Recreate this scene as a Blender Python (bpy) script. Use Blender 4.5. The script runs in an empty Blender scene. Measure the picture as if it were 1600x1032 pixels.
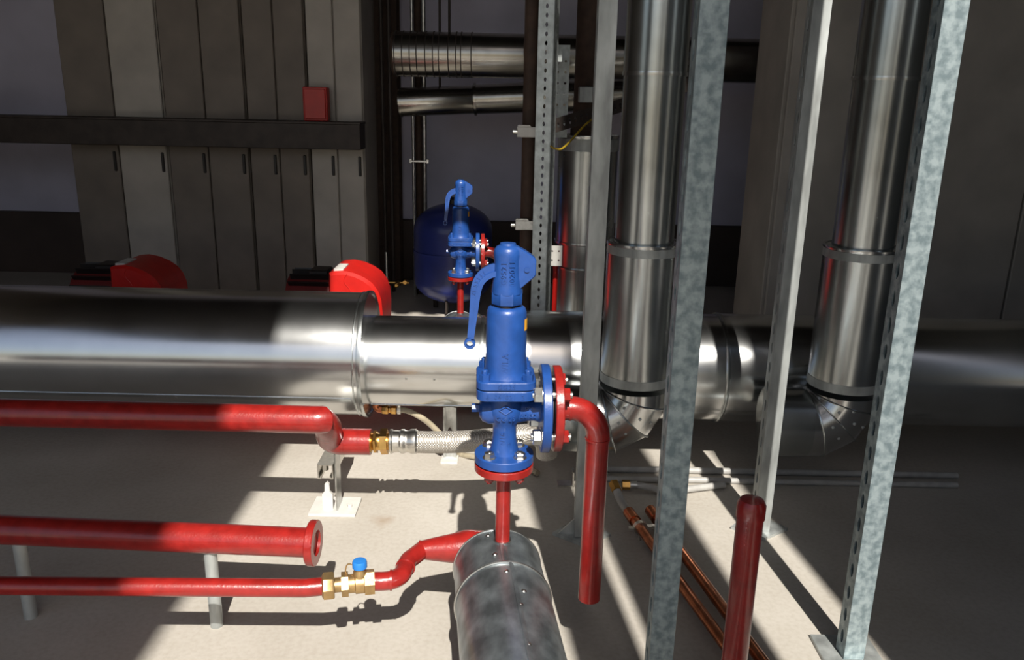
import bpy, bmesh, math, random
from mathutils import Vector, Matrix
random.seed(7)
sc = bpy.context.scene
COL = sc.collection

# ---------------------------------------------------------------- camera
CAM_H = 1.08
PITCH, ROLL, FPX = math.radians(15.9), math.radians(1.2), 1278.0
cam_d = bpy.data.cameras.new('camera'); cam = bpy.data.objects.new('camera', cam_d); COL.objects.link(cam)
cam_d.sensor_width = 36.0; cam_d.lens = FPX / 1600.0 * 36.0
cam_d.clip_start = 0.02
RM = Matrix.Rotation(math.pi/2 - PITCH, 3, 'X') @ Matrix.Rotation(ROLL, 3, 'Z')
cam.matrix_world = Matrix.Translation((0, 0, CAM_H)) @ RM.to_4x4()
sc.camera = cam

# ---------------------------------------------------------------- light
SUN_AZ, SUN_EL = math.radians(7.0), math.radians(45.6)      # sunlight travels away from the camera, a little to the left
world = bpy.data.worlds.new('sky'); sc.world = world; world.use_nodes = True
wn = world.node_tree.nodes; wl = world.node_tree.links
bg = wn['Background']
sky = wn.new('ShaderNodeTexSky'); sky.sky_type = 'NISHITA'; sky.sun_disc = False
sky.sun_elevation = SUN_EL; sky.sun_rotation = math.pi - SUN_AZ
sky.air_density = 1.0; sky.dust_density = 2.0; sky.ozone_density = 1.0
wl.new(sky.outputs[0], bg.inputs[0]); bg.inputs[1].default_value = 0.105
sun_d = bpy.data.lights.new('sun', 'SUN'); sun = bpy.data.objects.new('sun', sun_d); COL.objects.link(sun)
sun_d.energy = 8.0; sun_d.angle = math.radians(0.53); sun_d.color = (1.0, 0.95, 0.87)
TR = Vector((-math.sin(SUN_AZ)*math.cos(SUN_EL), math.cos(SUN_AZ)*math.cos(SUN_EL), -math.sin(SUN_EL)))
sun.rotation_euler = TR.to_track_quat('-Z', 'Y').to_euler(); sun.location = (0.8, -4, 5)
sc.view_settings.view_transform = 'Standard'; sc.view_settings.look = 'None'
sc.view_settings.exposure = 0.0; sc.view_settings.gamma = 1.0; sc.view_settings.use_curve_mapping = False

# ---------------------------------------------------------------- measuring helpers (place measured from the photograph)
def ray(px, py):
    return RM @ Vector(((px-800)/FPX, (516-py)/FPX, -1.0))
def W(px, py, Y):
    d = ray(px, py); t = Y / d.y
    return Vector((d.x*t, Y, CAM_H + d.z*t))
def Wz(px, py, z):
    d = ray(px, py); t = (z - CAM_H) / d.z
    return Vector((d.x*t, d.y*t, z))

# ---------------------------------------------------------------- materials
MATS = {}
def nodes_of(name):
    m = bpy.data.materials.new(name); m.use_nodes = True
    n = m.node_tree.nodes; l = m.node_tree.links
    MATS[name] = m
    return m, n, l, n['Principled BSDF']
def mat(name, col, rough=0.5, metal=0.0, var=0.12, scale=30.0, bump=0.0, bscale=120.0, col2=None, detail=4.0, coat=0.0, lo=0.35, hi=0.7, stretch=None, rvar=0.0):
    m, n, l, p = nodes_of(name)
    p.inputs['Roughness'].default_value = rough; p.inputs['Metallic'].default_value = metal
    if coat: p.inputs['Coat Weight'].default_value = coat; p.inputs['Coat Roughness'].default_value = 0.15
    tc = n.new('ShaderNodeTexCoord'); src = tc.outputs['Object']
    if stretch:
        mp = n.new('ShaderNodeMapping'); mp.inputs['Scale'].default_value = stretch
        l.new(src, mp.inputs[0]); src = mp.outputs[0]
    nz = n.new('ShaderNodeTexNoise'); nz.inputs['Scale'].default_value = scale; nz.inputs['Detail'].default_value = detail
    l.new(src, nz.inputs['Vector'])
    cr = n.new('ShaderNodeValToRGB')
    c2 = col2 if col2 else tuple(max(0, c*(1-var*2.2)) for c in col)
    cr.color_ramp.elements[0].position = lo; cr.color_ramp.elements[0].color = (*c2, 1)
    cr.color_ramp.elements[1].position = hi; cr.color_ramp.elements[1].color = (*col, 1)
    l.new(nz.outputs['Fac'], cr.inputs[0]); l.new(cr.outputs[0], p.inputs['Base Color'])
    if rvar:
        mr = n.new('ShaderNodeMapRange'); mr.inputs['To Min'].default_value = rough - rvar; mr.inputs['To Max'].default_value = rough + rvar
        l.new(nz.outputs['Fac'], mr.inputs[0]); l.new(mr.outputs[0], p.inputs['Roughness'])
    if bump:
        nb = n.new('ShaderNodeTexNoise'); nb.inputs['Scale'].default_value = bscale; nb.inputs['Detail'].default_value = 3
        l.new(src, nb.inputs['Vector'])
        b = n.new('ShaderNodeBump'); b.inputs['Strength'].default_value = bump; b.inputs['Distance'].default_value = 0.002
        l.new(nb.outputs['Fac'], b.inputs['Height']); l.new(b.outputs[0], p.inputs['Normal'])
    return m

mat('blue_paint', (0.014, 0.066, 0.27), 0.38, 0, 0.10, 45, 0.12, 260, coat=0.15)
mat('red_paint', (0.30, 0.0150, 0.012), 0.30, 0, 0.14, 38, 0.2, 200, coat=0.3)
mat('bright_red', (0.52, 0.012, 0.008), 0.4, 0, 0.08, 20)
mat('dark_red', (0.16, 0.012, 0.012), 0.45, 0, 0.1, 20)
mat('cladding', (0.68, 0.69, 0.69), 0.22, 1.0, 0.06, 6, 0.015, 8, rvar=0.05)
mat('cladding_dull', (0.58, 0.61, 0.61), 0.25, 1.0, 0.10, 9, 0.015, 14, rvar=0.06)
mat('cladding_spangle', (0.42, 0.47, 0.50), 0.36, 0.85, 0.25, 22, 0.03, 40, detail=7, stretch=(1.6, 1, 1), rvar=0.10)
mat('zinc', (0.60, 0.61, 0.60), 0.33, 1.0, 0.12, 60)
mat('duct_shaded', (0.40, 0.385, 0.35), 0.24, 1.0, 0.12, 9)  # darker cladding metal: shade on the upper ducts put into the colour
mat('zinc_bolt', (0.72, 0.70, 0.65), 0.3, 1.0, 0.08, 80)
mat('strut_steel', (0.54, 0.57, 0.56), 0.5, 0.55, 0.22, 24, 0.1, 90, stretch=(1, 1, 0.3))
mat('strut_patina', (0.36, 0.43, 0.45), 0.46, 0.5, 0.0, 40, 0.12, 90, col2=(0.18, 0.235, 0.255), stretch=(1.6, 1.6, 1.5), detail=7, lo=0.38, hi=0.62)
mat('perforated_steel', (0.62, 0.67, 0.66), 0.5, 0.5, 0.15, 40)
mat('white_steel', (0.58, 0.565, 0.53), 0.5, 0.0, 0.06, 30)
mat('brass', (0.72, 0.42, 0.13), 0.28, 1.0, 0.12, 50)
mat('brass_pale', (0.54, 0.36, 0.165), 0.4, 0.85, 0.12, 50, 0.1, 200)
mat('copper', (0.60, 0.21, 0.10), 0.3, 1.0, 0.2, 30)
mat('rubber', (0.012, 0.012, 0.012), 0.6, 0, 0.1, 40)
mat('black_plastic', (0.015, 0.012, 0.011), 0.45, 0, 0.1, 40)
mat('insulation', (0.060, 0.034, 0.022), 0.8, 0, 0.2, 30, 0.4, 60)
mat('steel_dark', (0.055, 0.042, 0.036), 0.55, 0.3, 0.2, 14)
mat('cap_blue', (0.02, 0.18, 0.55), 0.4, 0, 0.06, 40)
mat('tank_blue', (0.022, 0.035, 0.20), 0.4, 0, 0.1, 12, coat=0.3)
mat('sticker_yellow', (0.85, 0.42, 0.03), 0.5, 0, 0.04, 40)
mat('wire_yellow', (0.50, 0.34, 0.02), 0.5, 0, 0.3, 60)
mat('cable_grey', (0.40, 0.39, 0.37), 0.5, 0, 0.1, 30)
mat('clear_hose', (0.36, 0.31, 0.22), 0.25, 0, 0.12, 40, coat=0.3)
mat('panel_grey', (0.48, 0.44, 0.39), 0.6, 0, 0.10, 5)
mat('panel_brown', (0.22, 0.185, 0.155), 0.6, 0, 0.12, 5)
mat('wall_paint', (0.56, 0.54, 0.66), 0.7, 0, 0.08, 3)
mat('wall_dark', (0.07, 0.050, 0.042), 0.8, 0, 0.15, 3)
mat('roof_metal', (0.035, 0.03, 0.028), 0.7, 0, 0.15, 3)
mat('right_wall', (0.24, 0.24, 0.23), 0.7, 0, 0.12, 3)

def floor_material():
    m, n, l, p = nodes_of('concrete')
    p.inputs['Roughness'].default_value = 0.75
    tc = n.new('ShaderNodeTexCoord')
    n1 = n.new('ShaderNodeTexNoise'); n1.inputs['Scale'].default_value = 3.5; n1.inputs['Detail'].default_value = 8
    n2 = n.new('ShaderNodeTexNoise'); n2.inputs['Scale'].default_value = 90; n2.inputs['Detail'].default_value = 4
    l.new(tc.outputs['Object'], n1.inputs['Vector']); l.new(tc.outputs['Object'], n2.inputs['Vector'])
    r1 = n.new('ShaderNodeValToRGB')
    r1.color_ramp.elements[0].position = 0.3; r1.color_ramp.elements[0].color = (0.375, 0.345, 0.30, 1)
    r1.color_ramp.elements[1].position = 0.7; r1.color_ramp.elements[1].color = (0.455, 0.425, 0.38, 1)
    l.new(n1.outputs['Fac'], r1.inputs[0])
    r2 = n.new('ShaderNodeValToRGB')
    r2.color_ramp.elements[0].position = 0.3; r2.color_ramp.elements[0].color = (0.90, 0.89, 0.87, 1)
    r2.color_ramp.elements[1].position = 0.6; r2.color_ramp.elements[1].color = (1, 1, 1, 1)
    l.new(n2.outputs['Fac'], r2.inputs[0])
    mx = n.new('ShaderNodeMix'); mx.data_type = 'RGBA'; mx.blend_type = 'MULTIPLY'; mx.inputs[0].default_value = 1
    l.new(r1.outputs[0], mx.inputs[6]); l.new(r2.outputs[0], mx.inputs[7])
    # an oily stain on the concrete, with a shape of its own
    st = Wz(597, 815, 0)
    mp = n.new('ShaderNodeMapping'); mp.inputs['Location'].default_value = (-st.x, -st.y, 0)
    l.new(tc.outputs['Object'], mp.inputs[0])
    n3 = n.new('ShaderNodeTexNoise'); n3.inputs['Scale'].default_value = 30; n3.inputs['Detail'].default_value = 5
    l.new(tc.outputs['Object'], n3.inputs['Vector'])
    ln = n.new('ShaderNodeVectorMath'); ln.operation = 'LENGTH'; l.new(mp.outputs[0], ln.inputs[0])
    a = n.new('ShaderNodeMath'); a.operation = 'MULTIPLY_ADD'; a.inputs[1].default_value = 0.05
    l.new(n3.outputs['Fac'], a.inputs[0]); l.new(ln.outputs['Value'], a.inputs[2])
    mr = n.new('ShaderNodeMapRange'); mr.inputs['From Min'].default_value = 0.025; mr.inputs['From Max'].default_value = 0.065
    mr.inputs['To Min'].default_value = 0.55; mr.inputs['To Max'].default_value = 0.0
    l.new(a.outputs[0], mr.inputs[0])
    m2 = n.new('ShaderNodeMix'); m2.data_type = 'RGBA'; m2.inputs[7].default_value = (0.25, 0.17, 0.10, 1)
    l.new(mr.outputs[0], m2.inputs[0]); l.new(mx.outputs[2], m2.inputs[6])
    l.new(m2.outputs[2], p.inputs['Base Color'])
    b = n.new('ShaderNodeBump'); b.inputs['Strength'].default_value = 0.15; b.inputs['Distance'].default_value = 0.001
    l.new(n2.outputs['Fac'], b.inputs['Height']); l.new(b.outputs[0], p.inputs['Normal'])
floor_material()

def braid_material():
    m, n, l, p = nodes_of('steel_braid')
    p.inputs['Metallic'].default_value = 0.6; p.inputs['Roughness'].default_value = 0.42
    tc = n.new('ShaderNodeTexCoord'); hs = []
    for s in (1, -1):
        mp = n.new('ShaderNodeMapping'); mp.inputs['Rotation'].default_value = (0, s*0.9, s*0.75)
        l.new(tc.outputs['Object'], mp.inputs[0])
        w = n.new('ShaderNodeTexWave'); w.inputs['Scale'].default_value = 105; w.inputs['Distortion'].default_value = 0.3
        l.new(mp.outputs[0], w.inputs['Vector']); hs.append(w)
    mm = n.new('ShaderNodeMath'); mm.operation = 'MULTIPLY'
    l.new(hs[0].outputs['Fac'], mm.inputs[0]); l.new(hs[1].outputs['Fac'], mm.inputs[1])
    cr = n.new('ShaderNodeValToRGB')
    cr.color_ramp.elements[0].color = (0.30, 0.27, 0.23, 1); cr.color_ramp.elements[1].color = (0.60, 0.57, 0.52, 1)
    cr.color_ramp.elements[1].position = 0.5
    l.new(mm.outputs[0], cr.inputs[0]); l.new(cr.outputs[0], p.inputs['Base Color'])
    b = n.new('ShaderNodeBump'); b.inputs['Strength'].default_value = 0.6; b.inputs['Distance'].default_value = 0.002
    l.new(mm.outputs[0], b.inputs['Height']); l.new(b.outputs[0], p.inputs['Normal'])
braid_material()

# ---------------------------------------------------------------- mesh builder
def frame(ax):
    ax = Vector(ax).normalized()
    ref = Vector((0, 0, 1)) if abs(ax.z) < 0.9 else Vector((0, 1, 0))
    u = ax.cross(ref).normalized(); v = ax.cross(u).normalized()
    return ax, u, v
class MB:
    def __init__(s): s.v = []; s.f = []; s.flat = False
    def add(s, vs, fs):
        o = len(s.v); s.v += [tuple(x) for x in vs]; s.f += [tuple(o+i for i in f) for f in fs]; return s
    def rings(s, rings, closed=True, cap0=True, cap1=True):
        n = len(rings[0]); vs = [p for r in rings for p in r]; fs = []
        for i in range(len(rings)-1):
            for j in range(n if closed else n-1):
                k = (j+1) % n
                fs.append((i*n+j, i*n+k, (i+1)*n+k, (i+1)*n+j))
        if cap0: fs.append(tuple(range(n-1, -1, -1)))
        if cap1: b = (len(rings)-1)*n; fs.append(tuple(b+j for j in range(n)))
        return s.add(vs, fs)
    def lathe(s, prof, org, ax=(0, 0, 1), seg=32, cap0=True, cap1=True, rot=0.0, sx=1.0, sy=1.0):
        ax, u, v = frame(ax); org = Vector(org); R = []
        for r, h in prof:
            R.append([org + ax*h + u*(r*sx*math.cos(rot+2*math.pi*j/seg)) + v*(r*sy*math.sin(rot+2*math.pi*j/seg)) for j in range(seg)])
        return s.rings(R, True, cap0, cap1)
    def cyl(s, p0, p1, r0, r1=None, seg=24, rot=0.0):
        p0 = Vector(p0); p1 = Vector(p1); d = p1-p0
        return s.lathe([(r0, 0), (r1 if r1 is not None else r0, d.length)], p0, d, seg, rot=rot)
    def hexp(s, p0, p1, r, rot=0.0): return s.cyl(p0, p1, r, r, 6, rot)
    def pipe(s, p0, p1, ro, ri, seg=24):
        p0 = Vector(p0); d = Vector(p1)-p0; L = d.length
        return s.lathe([(ri, 0), (ro, 0), (ro, L), (ri, L), (ri, 0)], p0, d, seg, False, False)
    def ringband(s, c, ax, ro, ri, w, seg=48):
        return s.lathe([(ri, -w/2), (ro*0.998, -w/2), (ro, -w/4), (ro, w/4), (ro*0.998, w/2), (ri, w/2), (ri, -w/2)], c, ax, seg, False, False)
    def tube(s, pts, r, seg=16, cap=True):
        pts = [Vector(p) for p in pts]; n = len(pts)
        rr = r if isinstance(r, (list, tuple)) else [r]*n
        t = []
        for i in range(n):
            a = pts[max(i-1, 0)]; b = pts[min(i+1, n-1)]; t.append((b-a).normalized())
        _, u, v = frame(t[0]); R = []
        for i in range(n):
            if i:
                q = t[i-1].rotation_difference(t[i]); u = (q @ u).normalized()
            u = (u - t[i]*u.dot(t[i])).normalized(); w = t[i].cross(u)
            R.append([pts[i] + u*(rr[i]*math.cos(2*math.pi*j/seg)) + w*(rr[i]*math.sin(2*math.pi*j/seg)) for j in range(seg)])
        return s.rings(R, True, cap, cap)
    def box(s, c, d, rz=0.0, M=None):
        c = Vector(c); hx, hy, hz = d[0]/2, d[1]/2, d[2]/2
        R = M if M is not None else Matrix.Rotation(rz, 3, 'Z')
        vs = [c + R @ Vector((x*hx, y*hy, z*hz)) for x, y, z in ((-1,-1,-1),(1,-1,-1),(1,1,-1),(-1,1,-1),(-1,-1,1),(1,-1,1),(1,1,1),(-1,1,1))]
        return s.add(vs, [(3,2,1,0),(4,5,6,7),(0,1,5,4),(1,2,6,5),(2,3,7,6),(3,0,4,7)])
    def rbox(s, c, d, b=0.003, rz=0.0):
        # box with a small chamfer along its vertical and top edges
        hx, hy, hz = d[0]/2, d[1]/2, d[2]/2; c = Vector(c); Rm = Matrix.Rotation(rz, 3, 'Z')
        def ring(k, z):
            x, y = hx-k, hy-k
            return [c + Rm @ Vector(q) for q in ((-x+b,-y,z),(x-b,-y,z),(x,-y+b,z),(x,y-b,z),(x-b,y,z),(-x+b,y,z),(-x,y-b,z),(-x,-y+b,z))]
        return s.rings([ring(b, -hz), ring(0, -hz+b), ring(0, hz-b), ring(b, hz)])
    def prism(s, poly, fn, t0, t1, inset=0.0):
        # poly of (a,b), fn(a,b,t) -> point
        n = len(poly)
        if inset:
            cx = sum(p[0] for p in poly)/n; cy = sum(p[1] for p in poly)/n
            def sh(p):
                d = math.hypot(p[0]-cx, p[1]-cy); k = (d-inset)/d
                return (cx+(p[0]-cx)*k, cy+(p[1]-cy)*k)
            q = [sh(p) for p in poly]; e = inset if t1 > t0 else -inset
            R = [[fn(*p, t0) for p in q], [fn(*p, t0+e) for p in poly], [fn(*p, t1-e) for p in poly], [fn(*p, t1) for p in q]]
        else:
            R = [[fn(*p, t0) for p in poly], [fn(*p, t1) for p in poly]]
        return s.rings(R)
    def perf(s, org, ux, uy, w, L, t, pitch, hw, hh, cols=(0.0,), start=0.03, seg=12):
        # plate w (along ux) by L (along uy), thickness t, with rows of real oval holes
        s.flat = True
        org = Vector(org); ux = Vector(ux).normalized(); uy = Vector(uy).normalized(); un = ux.cross(uy)
        P = lambda a, b, c: org + ux*a + uy*b + un*c
        def solid(a0, a1, b0, b1):
            s.add([P(a0,b0,0),P(a1,b0,0),P(a1,b1,0),P(a0,b1,0),P(a0,b0,-t),P(a1,b0,-t),P(a1,b1,-t),P(a0,b1,-t)],
                  [(0,1,2,3),(7,6,5,4),(0,4,5,1),(1,5,6,2),(2,6,7,3),(3,7,4,0)])
        nrow = int((L-2*start)/pitch)
        solid(-w/2, w/2, 0, start); top = start+nrow*pitch
        if L-top > 1e-4: solid(-w/2, w/2, top, L)
        nc = len(cols); cw = w/nc
        for i in range(nrow):
            b0 = start+i*pitch; bc = b0+pitch/2
            for k, cx in enumerate(cols):
                a0 = -w/2+k*cw; a1 = a0+cw
                hole = []; outer = []
                for j in range(seg):
                    an = 2*math.pi*(j+0.5)/seg
                    ca, sa = math.cos(an), math.sin(an)
                    hole.append((cx+hw/2*ca, bc+hh/2*sa))
                    m = max(abs(ca), abs(sa)); sx_, sy_ = ca/m, sa/m
                    ox = (a0+a1)/2 + sx_*cw/2; oy = bc + sy_*pitch/2
                    outer.append((ox, oy))
                vs = []
                for (x, y) in outer: vs.append(P(x, y, 0))
                for (x, y) in hole: vs.append(P(x, y, 0))
                for (x, y) in outer: vs.append(P(x, y, -t))
                for (x, y) in hole: vs.append(P(x, y, -t))
                fs = []
                for j in range(seg):
                    q = (j+1) % seg
                    fs.append((j, q, seg+q, seg+j)); fs.append((2*seg+q, 2*seg+j, 3*seg+j, 3*seg+q))
                    fs.append((seg+j, seg+q, 3*seg+q, 3*seg+j))
                s.add(vs, fs)
            solid_edge = [(-w/2, -1), (w/2, 1)]
            for a, sg in solid_edge:
                s.add([P(a,b0,0),P(a,b0+pitch,0),P(a,b0+pitch,-t),P(a,b0,-t)], [(0,1,2,3)])
        return s
    def xf(s, fn): s.v = [tuple(fn(Vector(p))) for p in s.v]; return s

def mesh_of(name, mb, org, angle=34):
    me = bpy.data.meshes.new(name)
    o = Vector(org)
    me.from_pydata([tuple(Vector(p)-o) for p in mb.v], [], mb.f)
    bm = bmesh.new(); bm.from_mesh(me); bmesh.ops.remove_doubles(bm, verts=bm.verts, dist=1e-6)
    bmesh.ops.recalc_face_normals(bm, faces=bm.faces); bm.to_mesh(me); bm.free()
    if mb.flat: return me
    for p in me.polygons: p.use_smooth = True
    me.set_sharp_from_angle(angle=math.radians(angle))
    return me
def thing(name, label, cat, loc, group=None):
    o = bpy.data.objects.new(name, None); COL.objects.link(o); o.location = loc
    o.empty_display_size = 0.05
    o['label'] = label; o['category'] = cat
    if group: o['group'] = group
    return o
def wloc(o):
    p = Vector(o.location)
    while o.parent: o = o.parent; p = p + Vector(o.location)
    return p
def part(name, mb, m, parent, label=None, org=None, angle=34, kind=None):
    base = wloc(parent); g = Vector(org) if org is not None else base
    me = mesh_of(name, mb, g, angle); me.materials.append(MATS[m])
    o = bpy.data.objects.new(name, me); COL.objects.link(o); o.parent = parent; o.location = g-base
    if label: o['label'] = label
    if kind: o['kind'] = kind
    return o
def again(o, parent, loc, rz=None):
    c = o.copy(); COL.objects.link(c); c.parent = parent; c.location = Vector(loc)-wloc(parent)
    if rz is not None: c.rotation_euler = (0, 0, rz)
    return c
def solo(name, mb, m, label, cat, loc, group=None, angle=34, kind=None):
    me = mesh_of(name, mb, loc, angle); me.materials.append(MATS[m])
    o = bpy.data.objects.new(name, me); COL.objects.link(o); o.location = loc
    o['label'] = label; o['category'] = cat
    if group: o['group'] = group
    if kind: o['kind'] = kind
    return o
def struct(name, mb, m, loc=(0, 0, 0), angle=34):
    me = mesh_of(name, mb, loc, angle); me.materials.append(MATS[m])
    o = bpy.data.objects.new(name, me); COL.objects.link(o); o.location = loc
    o['kind'] = 'structure'
    return o
def copy_tree(o, parent=None, loc=None):
    c = o.copy(); COL.objects.link(c); c.parent = parent
    if loc is not None: c.location = loc
    for ch in list(o.children): copy_tree(ch, c)
    return c
def smooth(pts, n=8):
    P = [Vector(p) for p in pts]; out = []
    for i in range(len(P)-1):
        a = P[max(i-1, 0)]; b = P[i]; c = P[i+1]; d = P[min(i+2, len(P)-1)]
        for k in range(n):
            t = k/n
            out.append(0.5*((2*b) + (c-a)*t + (2*a-5*b+4*c-d)*t*t + (3*b-a-3*c+d)*t**3))
    out.append(P[-1]); return out
def text_mb(txt, size, depth, spacing=1.1):
    cu = bpy.data.curves.new('lettering', 'FONT'); cu.body = txt; cu.size = size; cu.extrude = depth
    cu.align_x = 'CENTER'; cu.align_y = 'CENTER'; cu.resolution_u = 2; cu.space_character = spacing
    ob = bpy.data.objects.new('lettering', cu); COL.objects.link(ob)
    dg = bpy.context.evaluated_depsgraph_get()
    me = bpy.data.meshes.new_from_object(ob.evaluated_get(dg))
    mb = MB(); mb.add([v.co.copy() for v in me.vertices], [tuple(p.vertices) for p in me.polygons])
    bpy.data.objects.remove(ob); bpy.data.curves.remove(cu); bpy.data.meshes.remove(me)
    return mb
def wrap_z(mb, cx, cy, r, z0, a0, vertical=True):
    # lay flat lettering on an upright cylinder; a0 is the angle of its middle (0 faces the -Y side)
    def fn(p):
        if vertical: s_, h = -p.y, p.x
        else: s_, h = p.x, p.y
        a = a0 + s_/r; R = r + p.z
        return Vector((cx + R*math.sin(a), cy - R*math.cos(a), z0 + h))
    return mb.xf(fn)

# ================================================================ the setting
struct('floor', MB().box((0, 0.0, -0.1), (14, 14, 0.2)), 'concrete')
struct('wall_back', MB().box((0, 4.95, 2.0), (7.2, 0.1, 4.2)), 'wall_paint')
struct('wall_left', MB().box((-3.35, 2.6, 2.0), (0.1, 4.8, 4.2)), 'panel_brown')
struct('wall_right', MB().box((2.9, 2.6, 2.0), (0.1, 4.8, 4.2)), 'right_wall')
ceil_mb = MB()
for i in range(48):                                                   # trapezoidal roof sheet
    x0 = -3.6 + i*0.15
    ceil_mb.box((x0+0.04, 2.65, 3.86), (0.08, 4.72, 0.012)); ceil_mb.box((x0+0.115, 2.65, 3.90), (0.07, 4.72, 0.012))
    ceil_mb.box((x0+0.08, 2.65, 3.88), (0.008, 4.72, 0.05)); ceil_mb.box((x0+0.15, 2.65, 3.88), (0.008, 4.72, 0.05))
ceil_mb.box((-2.0, -1.6, 3.88), (3.5, 3.9, 0.06))                      # unseen canopy, added to shade the left side
struct('ceiling_and_shade_canopy', ceil_mb, 'roof_metal')
YR = -0.6
for x0, x1 in ((0.387, 0.522), (0.552, 0.800), (1.02, 3.2)):          # unseen panels added behind the viewpoint, spaced to cast shade on the right
    m = MB().rbox(((x0+x1)/2, YR, 3.0), (x1-x0, 0.06, 6.0), 0.004)
    struct('shade_panel_rear', m, 'right_wall')

# ================================================================ blue safety valve (the near one)
VX, VY = -0.0095, 1.34
YAW = math.radians(3.0)
EX = Vector((math.cos(YAW), math.sin(YAW), 0)); EY = Vector((-math.sin(YAW), math.cos(YAW), 0)); EZ = Vector((0, 0, 1))
def vl(a, b, z): return Vector((VX, VY, 0)) + EX*a + EY*b + EZ*z
Z_OUT = 0.556
HEADER_Z, HEADER_R = 0.213, 0.083

def rounded_square(h, r, n=5):
    pts = []
    for cx, cy, a0 in ((h-r, h-r, 0), (-h+r, h-r, 90), (-h+r, -h+r, 180), (h-r, -h+r, 270)):
        for k in range(n+1):
            a = math.radians(a0+90*k/n); pts.append((cx+r*math.cos(a), cy+r*math.sin(a)))
    return pts

def build_valve():
    t = thing('safety_valve', 'blue cast safety valve with curved lever, standing in front of the big silver pipe', 'valve', vl(0, 0, 0.4555))
    # lower body: inlet flange, hub, neck, globe and outlet branch
    b = MB()
    b.lathe([(0.030, 0.4565), (0.051, 0.4565), (0.0525, 0.458), (0.0525, 0.4715), (0.051, 0.473), (0.027, 0.474), (0.0245, 0.482), (0.0215, 0.497),
             (0.0205, 0.520), (0.0225, 0.530), (0.030, 0.540), (0.034, 0.552), (0.034, 0.562), (0.030, 0.574), (0.028, 0.582), (0.030, 0.588)], vl(0, 0, 0), EZ, 40)
    b.lathe([(0.0, -0.046), (0.012, -0.045), (0.020, -0.040), (0.025, -0.028), (0.027, 0.0), (0.0235, 0.022), (0.0205, 0.036), (0.0195, 0.050), (0.022, 0.060), (0.026, 0.064)], vl(0, 0, Z_OUT-0.003), EX, 32)
    body = part('valve_body', b, 'blue_paint', t)
    f = MB().lathe([(0.018, 0.0615), (0.076, 0.0615), (0.0775, 0.0630), (0.0775, 0.0755), (0.076, 0.077), (0.018, 0.077)], vl(0, 0, Z_OUT), EX, 56, False, False)
    part('outlet_flange', f, 'blue_paint', t)
    rb = MB().prism([(0.046, 0.587), (0.054, 0.587), (0.056, 0.572), (0.060, 0.566), (0.060, 0.558), (0.036, 0.560)], lambda a, z, d: vl(a, d, z), -0.004, 0.004)
    part('rib', rb, 'blue_paint', t)
    plug = MB().hexp(vl(-0.058, -0.004, Z_OUT+0.002), vl(-0.040, -0.004, Z_OUT+0.002), 0.0075)
    part('drain_plug', plug, 'blue_paint', t)
    # square bonnet flanges
    sq = rounded_square(0.0505, 0.019)
    lo = MB().prism(sq, lambda a, c, z: vl(a, c, z), 0.586, 0.6035, 0.0012); part('bonnet_flange', lo, 'blue_paint', t)
    gk = MB().prism(rounded_square(0.048, 0.018), lambda a, c, z: vl(a, c, z), 0.6035, 0.6055); part('gasket', gk, 'rubber', t)
    up = MB().prism(sq, lambda a, c, z: vl(a, c, z), 0.6055, 0.6195, 0.0012)
    bonnet_fl = part('bonnet_flange', up, 'blue_paint', t)
    for sx in (-1, 1):
        for sy in (-1, 1):
            n = MB().hexp(vl(sx*0.0365, sy*0.0345, 0.6195), vl(sx*0.0365, sy*0.0345, 0.6305), 0.0098, 0.3)
            n.lathe([(0.0052, 0), (0.0052, 0.006), (0.004, 0.0075)], vl(sx*0.0365, sy*0.0345, 0.6305), EZ, 12)
            part('nut', n, 'blue_paint', t)
    # spring bonnet (the tall barrel)
    br = MB().lathe([(0.0405, 0.619), (0.0385, 0.624), (0.0365, 0.632), (0.0350, 0.650), (0.0345, 0.700), (0.0338, 0.731), (0.0315, 0.7375), (0.0275, 0.7405), (0.023, 0.741)], vl(0, 0, 0), EZ, 44)
    barrel = part('spring_bonnet', br, 'blue_paint', t)
    sk = MB()
    for k in range(9):
        a = math.radians(60+k*4)
        sk.v += [tuple(vl(0, 0, 0)+Vector((0.0351*math.sin(a), -0.0351*math.cos(a), z))) for z in (0.702, 0.722)]
    sk.f = [(2*k, 2*k+2, 2*k+3, 2*k+1) for k in range(8)]
    part('sticker', sk, 'sticker_yellow', barrel, 'orange sticker wrapped on the barrel')
    nk = MB().lathe([(0.0215, 0.739), (0.0215, 0.748)], vl(0, 0, 0), EZ, 32); part('neck', nk, 'black_plastic', t, 'dark gap ring between barrel and cap')
    # lifting cap with hexagonal skirt and fork ear
    cp = MB().lathe([(0.0262, 0.7455), (0.0275, 0.7475), (0.0275, 0.764), (0.0255, 0.769)], vl(0, 0, 0), EZ, 8, rot=math.pi/8)
    cp.lathe([(0.0265, 0.764), (0.0262, 0.770), (0.0247, 0.780), (0.0234, 0.792), (0.0225, 0.808), (0.0226, 0.820), (0.0234, 0.828), (0.0226, 0.837), (0.0190, 0.842), (0.0140, 0.8445), (0.0130, 0.8478), (0.007, 0.8488)], vl(0, 0, 0), EZ, 40)
    cap = part('lifting_cap', cp, 'blue_paint', t)
    ear = [(0.000, 0.843), (0.016, 0.843), (0.030, 0.8355), (0.0445, 0.8255), (0.0468, 0.821), (0.0468, 0.797), (0.0445, 0.793), (0.0205, 0.772), (0.000, 0.770)]
    e = MB().prism(ear, lambda a, z, d: vl(a, d, z), -0.014, 0.009, 0.0018)
    part('fork_ear', e, 'blue_paint', cap)
    pn = MB().cyl(vl(0.0315, -0.0165, 0.806), vl(0.0315, 0.012, 0.806), 0.0045, seg=16)
    part('pivot_pin', pn, 'blue_paint', cap)
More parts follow.
